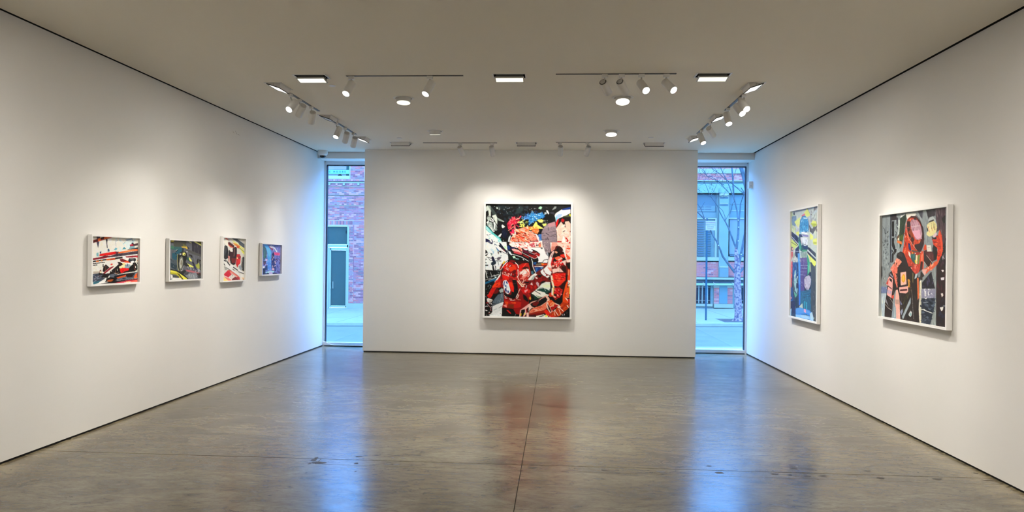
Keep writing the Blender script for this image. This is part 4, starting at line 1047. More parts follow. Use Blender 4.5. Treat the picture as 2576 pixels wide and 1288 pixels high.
c82418 1250,600 1340,600 1340,830 1300,790
b8380c 1010,790 1100,700 1300,760 1340,840 1280,900 1140,1020 980,1160 700,1200 640,1160 740,1020 860,960 920,860
D 44 60 52 c44010 a03010 d85020 7c2010 e06028 a=-35 | 700,1180 880,960 1020,800 1280,780 1260,900 1140,1020 980,1160
f4dcd0 920,870 990,810 1040,860 980,910
f0d0c0 790,1000 860,930 870,970 820,1010
L 26 f4d0bc 1010,900 1120,1000
L 20 f0c8b0 970,930 1040,1100
L 22 f4d0c0 860,1000 950,1130
L 16 f0d0c0 820,1020 850,1140
fae0d0 1220,800 1270,810 1300,900 1260,870
0c0a0a 1340,840 1340,1205 1000,1205 1140,1040 1290,900
L 14 e0d8e0 1080,1140 1100,1100
L 14 d8d0d8 1140,1140 1155,1090
L 8 90888c 1225,1080 1230,1020
0a0808 0,1180 240,1160 240,1200 0,1205
e4e8d8 240,1150 480,1100 640,1150 600,1200 240,1200
0c1410 330,1170 530,1110 460,1160 350,1185
e0e060 520,1160 560,1100 620,1150 560,1190
c82c10 640,1160 700,1110 820,1140 820,1205 720,1205
f8d8c8 660,1200 685,1160 715,1205
000000 -140,48 10,48 10,90 -140,90
''', '0a0d12')
ARTS['p1'] = ('', '''
@ 215 580 8.587
e6e4d6 160,90 1220,140 1220,600 160,640
D 26 70 1 eeeade dfe4da e4dccc d6e2e0 f0eee2 | 170,100 1190,140 1190,420 170,560
D 18 60 2 cfe6e8 bfdfe4 e0ecec | 640,190 1060,190 1050,330 900,400 640,420
8a9cb4 850,200 1000,170 1040,240 900,230
cfe4ec 870,230 1000,200 1060,340 960,400 880,380
L 10 5c8ca4 820,290 860,240
4c94a8 840,290 830,350 880,400 790,410 830,360
6cb0c0 610,420 650,370 690,390 660,430
L 8 4c6474 650,230 660,340
L 8 8c9ca4 660,240 700,205
3a3c52 230,100 330,100 310,180 280,240 300,250 275,380 240,250 250,170
2c3040 440,190 480,190 470,280 480,380 465,380 450,250
3c5878 480,400 510,390 525,450 480,460
3c5070 310,460 345,450 340,500 310,500
7cb4bc 240,490 280,470 290,560 240,560
0c1024 970,140 1030,140 1030,175 980,175
L 6 5ca8c0 1010,170 1020,290
14202c 990,270 1030,260 1045,300 1000,300
8a2018 160,215 330,160 450,120 640,120 560,160 450,190 300,235 160,275
d86830 270,180 330,160 330,220 280,235
e86a28 420,130 640,118 640,130 540,165 400,195
c42c20 500,120 640,118 560,160 500,165
3c1418 160,230 270,190 270,235 160,272
301418 330,160 400,140 400,180 330,205
3c1820 1030,300 1185,255 1185,310 1040,340 960,350 960,310
a82034 955,310 1020,290 1040,330 970,355
7cacb4 940,390 970,340 1060,340 1060,380 960,400
c81c1c 310,510 460,480 650,455 700,470 690,500 560,530 300,555
e81414 320,515 640,460 640,490 330,545
e86428 700,470 860,440 1060,400 1185,400 1185,430 1000,450 830,480 700,495
f48848 850,440 1000,415 1100,420 980,445 860,460
2a3038 880,410 1060,380 1185,350 1185,400 1060,400 940,415
602030 650,455 720,460 700,500 660,500
3c3440 540,550 680,500 860,480 1185,430 1185,500 1000,520 700,560 420,590 160,640 160,600 300,580 420,540
D 26 30 3 5c5058 2c2430 7c1c28 403848 8c8488 a=-8 | 170,600 420,550 560,520 1185,440 1185,500 700,570 170,640
801c28 160,600 420,560 560,560 420,600 160,640
f0e8e0 160,640 800,550 1185,505 1185,530 800,575 160,660
8c1c28 840,560 1000,545 1185,535 1185,560 1000,585 850,580
d8404c 1080,560 1185,545 1185,590 1090,580
f0ece8 810,560 860,560 900,600 1000,590 1000,600 840,620
ece6d8 160,690 420,640 720,600 760,600 740,700 560,800 380,880 160,890
0c0c0e 160,655 450,615 450,640 160,685
e87838 230,650 290,645 285,680 230,680
c07840 330,635 370,630 370,665 330,668
e46420 450,615 640,590 640,630 455,645
b44018 540,605 640,595 640,625 540,640
200c10 640,585 800,565 800,600 720,610 640,625
L 16 101010 165,715 415,685
L 16 101010 165,750 255,742
D 10 40 4 dcd4c4 f4f0e4 d8d8d0 | 170,770 360,760 360,870 170,880
b4aca0 170,880 300,880 300,940 170,940
6c1820 740,620 800,610 900,650 940,660 880,690 760,670
d84c28 820,670 920,650 1000,700 850,690
1c2028 920,660 940,600 1080,600 1090,640 1060,680 960,690
505458 960,600 1060,595 1050,630 970,640
f0ece8 970,670 1030,650 1060,680 1000,730
e8681c 1115,640 1185,600 1185,700 1140,700
301010 1100,690 1185,710 1185,740 1120,720
0e0c0e 375,720 390,720 395,780 370,790
140c0e 370,880 390,780 440,730 490,770 520,800 420,900
L 8 a86040 440,760 430,860
0e0c0e 560,860 680,760 740,700 800,700 870,740 980,760 1060,700 1110,760 1110,850 1060,880 860,910 700,940 580,900
8ca0ac 830,760 940,720 980,760 940,810 850,810
1c3c6c 890,720 910,710 910,770 895,770
e8e0d0 530,720 590,700 640,740 560,800 530,770
d83c38 540,720 580,710 590,740 550,750
e8dcd8 620,720 660,670 720,680 700,740 650,740
1a1418 690,680 750,680 770,700 720,730
f0dca8 720,780 850,720 850,800 740,820
e8d090 790,700 860,700 860,740 800,730
160c0c 640,900 650,820 680,790 710,820 720,880 690,935 650,930
L 7 d89868 650,830 645,900 680,932 712,900
efe4c4 680,830 690,820 695,860 685,870
da1414 740,830 800,800 880,810 940,815 930,860 840,880 800,915 760,910
b81010 800,850 830,840 810,900 780,900
180c10 1020,700 1070,680 1110,730 1115,830 1080,860 1030,840
L 6 e07860 1055,720 1050,830 1085,850
efe4d4 1070,770 1085,760 1090,800 1075,810
8c9894 1110,760 1180,730 1180,880 1120,850
70282c 310,860 340,840 350,900 300,920
efe0b0 315,880 340,870 350,910 310,915
881c28 340,950 520,800 620,760 600,790 420,930 360,960
L 8 f0b0a0 370,930 520,800
0c0c10 280,950 290,910 430,930 520,920 540,870 640,930 520,960 480,1020 280,1010
3c4656 160,940 290,920 290,1000 430,1030 350,1080 160,1110
D 22 50 5 54606f 2c3444 6c7884 8a8490 a=-8 | 170,950 300,930 460,1030 200,1100
56606e 520,950 620,930 700,950 1180,880 1180,1010 900,1060 600,1080 520,1030
D 26 60 6 6a7480 3c4450 8a929c 20242c a=-10 | 530,960 900,900 1180,880 1180,1000 880,1060 540,1060
12141c 620,980 860,930 1060,910 1100,900 1000,960 760,1020 620,1040
c05028 670,1010 880,950 870,990 680,1040
0c0c0e 400,1050 540,1000 700,1030 620,1100 480,1130 320,1130 340,1090
a04c20 470,1070 560,1050 620,1050 560,1100 480,1100
0a0c18 900,960 1060,940 1000,1000 890,1010
e86030 1040,1010 1080,940 1120,910 1180,900 1180,1000 1060,1030
7c3820 1110,930 1150,930 1150,990 1110,1000
2a6070 170,1110 300,1080 350,1080 280,1130 200,1160 170,1170
f0ece0 280,1140 300,1110 450,1020 450,1060 420,1110 500,1100 460,1130
101018 160,1180 440,1120 640,1080 900,1060 1180,1020 1180,1050 860,1080 540,1150 300,1165 160,1185
a82c38 540,1150 900,1070 1180,1040 1180,1060 1000,1090 560,1160
e86858 960,1110 1020,1080 1140,1060 1140,1120 980,1130
f0c898 840,1150 880,1100 950,1090 960,1130 860,1150
f0d8a0 1140,1060 1185,1050 1185,1120 1140,1120
d84c60 520,1160 840,1110 830,1145 560,1165
''', 'e6e4d6')
ARTS['p2'] = ('', '''
@ 410 590 9.54
5e6068 180,110 990,140 990,1070 180,1100
D 60 80 1 6c6e74 54565e 7a7c84 484a50 80848a a=88 | 190,130 960,150 960,1060 190,1080
2a2a26 180,110 560,130 560,220 180,210
48483e 250,150 560,160 560,300 260,290
b8a828 190,120 280,130 260,180 200,190
2f3028 560,130 980,150 980,330 840,240 720,150
5c5c18 800,150 960,170 960,260 880,240
f0ea80 710,145 800,180 980,290 975,305 760,190
efe88c 620,165 690,205 680,215 620,180
L 10 efe8a0 770,250 840,285
efe8a0 920,340 985,360 985,375 920,350
2c2a32 690,160 960,320 960,540 700,460
D 14 60 2 44424c 1c1a22 5c5a64 343240 a=88 | 700,210 950,340 950,520 700,440
L 10 77777f 770,260 760,440
L 10 6c6c74 840,300 840,480
L 10 6c6c74 900,330 900,490
50504e 560,340 800,440 980,520 980,560 700,470 560,390
2c5c5c 180,330 300,290 440,300 400,350 300,380 180,350
3c7054 190,270 260,280 260,340 200,340
1c5468 220,450 300,430 340,380 420,320 490,330 500,380 430,440 340,480 340,600 290,640 220,560
1a2c30 460,330 500,340 500,400 450,420
0c1014 300,400 350,360 360,380 320,420
L 8 d8e0e0 310,390 350,360
d0b040 440,290 560,280 600,310 580,360 540,330 460,320
6c6a30 480,230 540,260 560,290 480,290
181818 560,270 640,340 600,340
44505a 190,600 330,600 340,800 250,760 190,740
1c3440 190,680 330,730 340,860 220,800 190,780
D 18 40 3 283c44 5c6870 3c484e 1c2c34 | 190,380 330,460 340,820 190,800
0f1110 400,440 460,410 560,420 590,540 540,660 500,760 420,500
e8e070 470,440 520,430 545,470 530,510 470,500
201808 500,470 530,480 520,510
f0f0f0 405,460 440,455 440,480 415,485
f0f0f0 560,405 585,405 590,425 565,430
20221c 340,470 380,480 470,520 500,620 480,760 430,880 380,880 350,760 335,600
6a6c60 380,700 400,560 450,520 480,560 490,660 470,780 430,860 395,830
b8baae 400,690 420,590 455,560 470,620 460,740 430,820 405,790
78705c 420,700 430,620 450,600 455,700 435,760
L 13 e8e68c 350,475 345,620 355,780 385,870
L 8 e0e0d8 400,860 460,860 490,760
1c5048 560,540 640,560 690,640 640,650 580,610
e0e070 620,560 640,550 690,620 690,650 650,640 620,590
d8da60 540,690 600,700 740,770 720,790 620,770 545,720
e8ea70 650,720 740,775 680,785
0f1212 520,640 560,680 620,740 620,770 550,760 510,730
161a30 690,650 740,670 790,800 820,850 820,890 780,860 730,760
1c2858 740,720 790,800 815,860 780,850 745,780
2c2c22 620,480 650,480 660,520 630,520
181c1c 650,480 700,500 710,560 670,550
9aa23c 780,720 870,700 880,800 860,840 790,770
a8ae50 830,690 860,680 860,830 820,790
131414 810,640 830,580 850,590 850,650 820,720
181a18 860,600 900,610 940,680 940,820 910,880 880,820 890,700
L 8 e4e4e0 890,640 915,720 900,830
D 16 50 4 a4a6ae 8c8e98 b4b6bc | 560,780 780,800 960,900 960,960 700,880
b06068 550,840 620,850 760,880 840,910 980,930 980,960 860,940 740,920 600,890 550,860
1a1616 420,900 520,840 560,880 480,960
3c4044 510,910 620,900 640,920 600,960 540,970
2c1c1c 800,930 900,920 920,980 860,1000
30383c 800,1010 860,980 940,1010 960,1050 820,1040
7c8288 520,980 800,900 820,1000 700,1080 560,1020
D 18 50 5 8c9298 70767c 9aa0a6 | 520,960 760,920 860,1060 640,1070
181c20 180,820 350,860 440,900 560,1010 620,1080 560,1080 340,900 180,850
e8dc50 180,850 320,880 400,930 560,1040 600,1080 550,1085 430,1080 330,960 180,930
b0a828 180,900 330,920 460,1030 500,1080 460,1080 320,960 180,945
3c3a10 330,905 400,950 500,1080 480,1085 380,970
3c4040 220,970 380,1000 390,1025 240,1010
e8e8dc 180,950 230,970 240,1030 340,1040 420,1040 470,1090 190,1100
f0f0d8 260,1050 420,1040 460,1080 220,1095
9aa09c 180,1080 230,1010 220,1090
''', '5e6068')
ARTS['p3'] = ('', '''
@ 530 570 8.05
d0cec4 262,200 735,240 735,1100 262,1120
D 20 60 1 dcdad0 b8b4ac e4e0d4 c4c0bc | 280,230 700,260 700,600 500,520 300,300
c8c4b8 600,240 710,250 710,380 620,300
3a4650 380,210 480,215 710,380 710,430 560,330
20282c 440,215 600,235 600,260 500,250
4c545c 540,300 710,390 710,460 580,370
d8d878 430,270 520,330 640,420 710,470 710,500 600,430 480,350
b0b050 480,340 560,400 700,520 700,560 640,500 540,420
e8e468 600,460 710,560 710,600 640,530
e89040 440,330 520,350 600,400 580,440 500,390
d8562c 520,380 580,410 560,450 530,430
c84838 270,220 330,240 380,290 300,250
e8e0d0 270,250 340,270 370,330 350,420 300,360 270,330
c85030 350,340 400,340 470,400 480,440 400,420 360,380
501c18 350,320 390,320 480,390 470,430 420,400 360,360
281814 440,450 500,410 530,430 530,560 500,760 460,780 400,740 390,640 450,620
e8e0d4 390,460 440,430 450,500 410,520
3c1814 380,500 450,520 470,600 450,700 390,700
6c2018 420,640 520,640 500,740 430,740
L 12 e8a890 480,450 470,600
c41c20 530,560 590,560 610,620 600,740 560,780 540,830 510,760 520,640
e02c2c 540,640 600,650 590,740 540,760
f8e088 525,630 550,625 550,650 530,655
D 8 14 2 f4f0ec f8e8d8 | 580,640 620,640 620,750 590,750
8c1018 560,600 610,600 600,660 560,650
1a1818 280,400 300,380 340,400 360,500 350,640 300,670 270,640 270,520
3c4040 285,400 320,390 330,480 300,560 275,600
140f10 370,480 390,480 390,620 350,640
c07468 350,590 390,600 380,740 360,700
L 8 dcc8b8 385,620 380,750
14161a 340,690 380,760 400,770 380,810 330,760
16181a 630,640 660,610 690,640 700,760 680,900 640,890 620,800
5c6878 670,640 700,660 700,880 680,900 665,780
L 8 e0dcd8 645,640 640,860
8c98a4 560,800 610,780 630,860 620,890 580,850
1c2028 270,670 330,690 330,710 270,700
0f1114 270,745 330,790 400,850 440,890 420,900 340,850 270,770
f0eee8 400,770 440,780 560,860 700,940 700,960 620,930 460,850 390,810
2c2c2c 460,810 560,880 550,895 450,830
L 14 181a1c 560,910 690,960
28282a 420,870 450,855 490,885 460,890
e8e6dc 270,700 340,740 460,880 560,940 600,1000 480,930 300,810
9c9c94 270,800 320,820 340,870 290,880
cc4c40 340,880 400,880 540,980 600,1040 580,1050 480,970 350,910
e88878 400,890 500,970 580,1030 520,1010 400,930
c81e34 270,960 340,890 430,960 360,1025 280,990
d8d4cc 360,1030 440,960 500,1000 430,1060
D 10 24 3 a8a49c c8b0a8 | 370,1030 460,970 490,1000 430,1050
e4786c 270,1000 340,1030 400,1060 430,1090 370,1100 300,1040
e8cc78 265,1020 370,1100 265,1110
6c1420 430,1060 500,1010 590,1080 520,1095 430,1090
a82c34 500,1020 560,1010 600,1080 590,1090
e8e2d8 600,960 710,960 720,1090 600,1060
e8c8a8 620,1020 720,1030 720,1100 640,1090
a87040 650,1050 680,1055 690,1080 650,1080
e0583c 690,1020 710,1000 710,1060
7c7c78 262,205 735,240 735,252 262,217
''', 'd0cec4')
ARTS['p4'] = ('', '''
@ 530 570 8.05
6c74b8 1055,345 1455,370 1455,975 1055,985
D 60 60 1 7c84c8 5c64a8 8c90d0 6c70b4 9498cc 54549c | 1060,350 1450,375 1450,700 1060,700
3c5c64 1060,400 1110,400 1140,500 1130,620 1070,700
D 10 40 2 2c5c4c 487c64 1c4444 | 1060,420 1120,440 1130,600 1070,680
48a4f0 1060,350 1130,350 1200,440 1230,520 1220,660 1180,720 1150,640 1150,540 1120,440
6cb8f8 1130,420 1200,450 1220,540 1190,620 1160,560
e0f0f8 1180,400 1230,385 1300,430 1350,510 1330,520 1290,450 1230,410
8c3048 1180,420 1200,400 1270,460 1250,490
d8d0e8 1190,410 1250,400 1290,440 1230,440
e8608c 1280,520 1400,530 1400,590 1290,580
f03c6c 1300,540 1380,545 1380,575 1300,565
D 8 14 3 f8b0c0 c42c58 | 1285,525 1400,535 1390,590 1290,580
e8e088 1410,380 1455,380 1455,420 1420,410
1c1c44 1240,560 1270,520 1290,560 1280,640 1240,640
D 60 44 4 3c3c84 4c3c7c 2c2c60 6c68a8 8c88c0 50488c 241c54 | 1330,600 1450,600 1450,970 1330,970
1c2c6c 1230,640 1290,620 1320,720 1320,900 1250,900 1230,800
D 20 36 5 c8a090 e8c0c0 5c3040 1c1c4c 8c5060 | 1240,600 1340,640 1340,860 1240,860
1c1830 1065,700 1140,700 1140,760 1080,780
5c3050 1070,720 1140,720 1130,760 1070,770
4c8ce8 1130,680 1220,680 1230,880 1120,880
D 20 40 6 6ca4f0 3c78d8 8cb8f8 b0a0e0 | 1110,680 1230,680 1230,900 1100,900
e8c8e0 1110,660 1150,660 1150,690 1110,690
1c1c40 1060,850 1110,830 1110,960 1060,970
1c2c64 1110,790 1150,780 1150,880 1110,880
a4dcf4 1100,930 1200,890 1290,900 1250,960 1180,950
0c1c3c 1070,960 1160,930 1200,960 1200,975 1070,980
c0b0d4 1180,910 1240,910 1260,970 1190,975
0f1c44 1250,930 1340,930 1340,970 1260,970
d4a8bc 1240,840 1290,840 1290,890 1240,880
f8f4fc 1060,800 1100,800 1090,840 1060,840
L 8 e4e0f4 1405,540 1415,580
50508c 1055,345 1455,370 1455,380 1055,357
''', '6c74b8')
ARTS['p6'] = ('', '''
@ 1975 505 8.05
c4d0c8 95,200 640,110 640,1288 80,1288
D 50 90 1 d0dcd0 b8c4c4 dce4cc c8d8dc b4bcc0 | 100,200 640,120 640,700 100,700
D 24 60 2 a8acac 8c8c8c bcbcbc 7c7874 | 520,160 640,130 640,620 520,560
c0dc94 100,230 150,220 150,600 100,620
D 20 70 3 cfe0a0 b0cc8c dce8b8 | 100,220 200,220 220,640 100,620
7c9cb8 140,320 230,310 230,400 210,520 150,500 135,420
D 12 40 31 6c88a8 8cacc4 5c7c9c | 145,330 225,330 210,500 150,490
14202c 170,250 195,235 195,290 175,290
e4f088 190,430 290,340 300,350 300,480 260,540 210,470
e8f080 380,250 450,160 500,260 500,310 440,330 400,290
e0ec78 400,240 460,170 490,300 430,320
e8748c 330,300 400,260 410,280 350,330
L 10 b8a0c8 330,180 310,320
L 9 6c7c90 450,160 500,260 520,420
c4506c 330,310 350,300 350,330
6c7c9c 300,440 340,320 400,300 460,360 490,480 480,640 290,640
3c90c8 300,420 360,320 420,320 460,380 470,470 470,620 300,640
D 70 40 4 3c94cc 5cb0dc 2c78b0 78c4e4 1c649c a8d8ec 4ca4d0 | 300,400 370,320 440,330 470,420 480,660 300,650
c8e8f4 360,340 440,345 460,370 380,370
f4f8fc 330,630 395,635 395,670 335,665
f4f8fc 400,650 450,655 450,685 400,680
1c305c 280,680 330,680 360,740 300,740 280,720
8c88c0 340,680 470,700 470,740 360,720
L 14 e0a0a0 260,480 250,640
e8ec68 220,640 280,620 280,720 230,680
e8f070 500,650 570,720 560,780 500,790
e4ec6c 560,400 630,420 640,500 570,540 520,470
b0c018 520,460 640,470 600,530 560,530
e8f078 560,780 640,760 640,900 580,890 560,840
c0cc48 570,830 640,840 630,880 570,880
5c5c58 480,480 540,570 640,520 600,600 560,680 500,620
D 12 40 32 444440 7c7c78 5c5c5c | 500,500 640,540 570,660 500,620
1c2430 105,600 250,720 270,760 270,870 110,700
D 12 50 5 0c1418 3c4c5c 2c3c58 | 110,620 260,740 260,840 110,700
L 12 e8e8e8 110,700 270,880
L 20 141818 110,720 265,900
d4e46c 105,750 250,890 250,920 200,960 105,900
L 10 1c2418 110,830 240,910
b8d888 105,900 200,960 190,1000 105,940
282828 460,930 620,1080 620,1150 500,1030 450,980
484848 480,940 620,1060 620,1090 490,970
L 14 dcdce0 460,990 620,1160
1c1c20 450,1020 620,1180 620,1240 450,1060
e8f068 450,1070 620,1230 620,1270 560,1260 520,1200
e4ec60 480,1120 560,1180 620,1260 600,1288 540,1288 500,1200
2c5c54 270,740 310,720 330,900 430,960 470,930 440,1030 330,1040 280,960
3c9c7c 270,800 300,840 330,940 320,1020 280,960
e8f0f8 320,740 440,750 460,800 450,900 400,920 340,860
D 24 30 6 9cb4c4 5c7c9c c8a8c0 f4f8fc 3c4c6c a=80 | 330,750 460,770 450,900 350,880
L 16 c48ca0 300,750 340,860
1c3858 340,880 400,920 460,910 450,980 400,990 350,940
L 9 1c1c2c 340,870 460,910
4c9c70 340,1000 440,990 430,1030 350,1040
18304c 210,980 280,910 290,1060 260,1160 200,1100
D 14 50 7 1c4464 2c5878 10243c | 200,990 290,930 290,1288 180,1288
282838 100,920 160,940 170,1030 110,1010
e0a890 140,950 165,950 160,1010 140,1000
L 8 f0f0f4 100,1015 340,1030
c45c5c 95,1030 160,1030 160,1120 130,1200 95,1150
ec7c80 90,1230 160,1230 150,1288 90,1288
d89c94 90,1130 140,1130 130,1230 90,1230
a8b49c 170,1040 210,1080 180,1180 150,1250
d0d8cc 160,1180 220,1120 230,1180 180,1220
5ca4e8 255,1070 300,1060 300,1288 265,1288
8ca498 310,1040 440,1040 430,1150 340,1160 320,1100
D 22 30 8 a8b8a8 7c9494 c4d0c0 | 310,1040 440,1040 420,1160 330,1160
3c9c74 440,1060 490,1200 500,1288 450,1288 440,1180
6c5c94 310,1160 440,1150 450,1288 310,1288
D 24 26 9 584888 8074a8 3c2c6c 9c90bc 48387c | 300,1150 450,1150 450,1288 300,1288
@ 1975 660 7.81
2c3c48 80,0 600,0 600,1160 80,1060
7c7c80 70,0 90,0 75,1060 65,1060
e0686c 85,0 150,0 140,300 130,490 85,490
D 16 34 10 f08c8c c44c54 e0a8a4 3c2c3c | 85,20 150,20 140,490 90,490
1c4c8c 150,0 240,0 250,200 200,400 160,360 145,200
D 40 50 11 2458a0 143868 3c78b4 0f2848 5c9cc4 a=85 | 140,0 260,0 240,420 180,420
9cc8c8 190,160 215,150 210,300 240,400 250,520 240,640 200,560 170,400
D 20 44 12 b4d8d4 7cacac 2c4460 cce4e0 | 180,160 250,300 250,640 200,560
10183c 220,410 265,400 260,520 220,490
4c9cf0 260,0 300,0 300,440 265,440
D 12 40 13 6cb4f8 3c84dc 8cc8fc a=88 | 260,0 300,0 300,880 265,880
3c80e8 265,430 300,430 300,840 270,840
5c4c88 300,0 440,0 430,240 370,300 380,560 300,580
D 50 26 14 6c5c9c 44347c 8c80b0 3c3064 7494ac 5c4c84 | 300,0 440,0 420,260 360,560 300,560
L 6 b8c4d0 305,60 440,60
L 6 b8c4d0 300,110 430,115
L 6 b8c4d0 300,180 420,185
L 6 a8b8c4 300,240 400,250
34b08c 440,0 490,0 480,180 440,260
5cc49c 450,60 480,60 470,200 450,220
a8b08c 480,20 510,20 510,180 480,200
c4c0d4 375,330 400,280 470,250 510,330 500,440 460,540 420,540 380,470
D 22 30 15 d8d4e4 b0a8c8 e8e4f0 9c90b4 8c6c8c | 380,300 500,280 500,450 440,540 390,480
1c2c3c 470,240 500,180 515,210 500,280
2c6c8c 300,570 380,560 460,540 500,520 510,720 500,960 380,920 300,800
D 60 40 16 1c5c84 3c84a4 245c7c 2c78a0 185070 3c5c8c | 310,560 500,540 510,940 340,900
L 6 183c54 350,600 480,560
L 6 183c54 350,640 490,610
L 6 183c54 350,680 490,670
2c9cb8 370,760 400,760 390,900 370,900
3cb0c8 410,780 430,780 430,920 410,920
3c3c30 500,0 600,60 600,1160 550,1100 500,800 520,400
D 50 50 17 4c483c 2c2c28 686454 3c3830 1c1c1c 54503c a=85 | 520,60 600,80 590,1150 540,1100 500,760
e8f050 520,0 600,0 600,50 570,80 540,40
D 8 16 18 d8dcd0 a8b490 e4e8c4 | 550,580 590,580 590,1140 550,1120
1c4c84 85,490 150,490 170,720 150,760 90,740
5cb48c 170,560 240,640 200,700
L 7 d0d8c0 150,360 200,700 210,1060
4c8ccc 85,740 130,740 120,920 80,940
e08cb8 105,670 135,680 130,720 100,710
14203c 110,760 200,760 205,1060 130,1040 100,960
1c2448 150,820 195,900 190,1050 150,1030
8cc4f0 75,940 130,900 120,1040 75,1040
D 14 18 19 101830 182440 | 220,600 262,560 262,880 220,880
183430 200,680 240,700 230,880 200,860
c8d4c4 280,860 340,800 350,900 290,930
3c8cf0 205,920 300,900 400,910 480,940 510,980 500,1060 420,1020 210,1030
5ca4f8 215,900 300,880 470,950 500,1010 400,990 220,1010
8cc0fc 205,1020 400,1030 500,1060 560,1150 330,1110 210,1080
a8d0fc 300,1030 420,1040 480,1100 330,1080
ecacd8 370,910 410,920 410,990 370,970
b8d8ec 480,1000 530,970 560,1100 550,1150 500,1110
L 10 183058 300,1092 480,1130
''', 'c4d0c8')
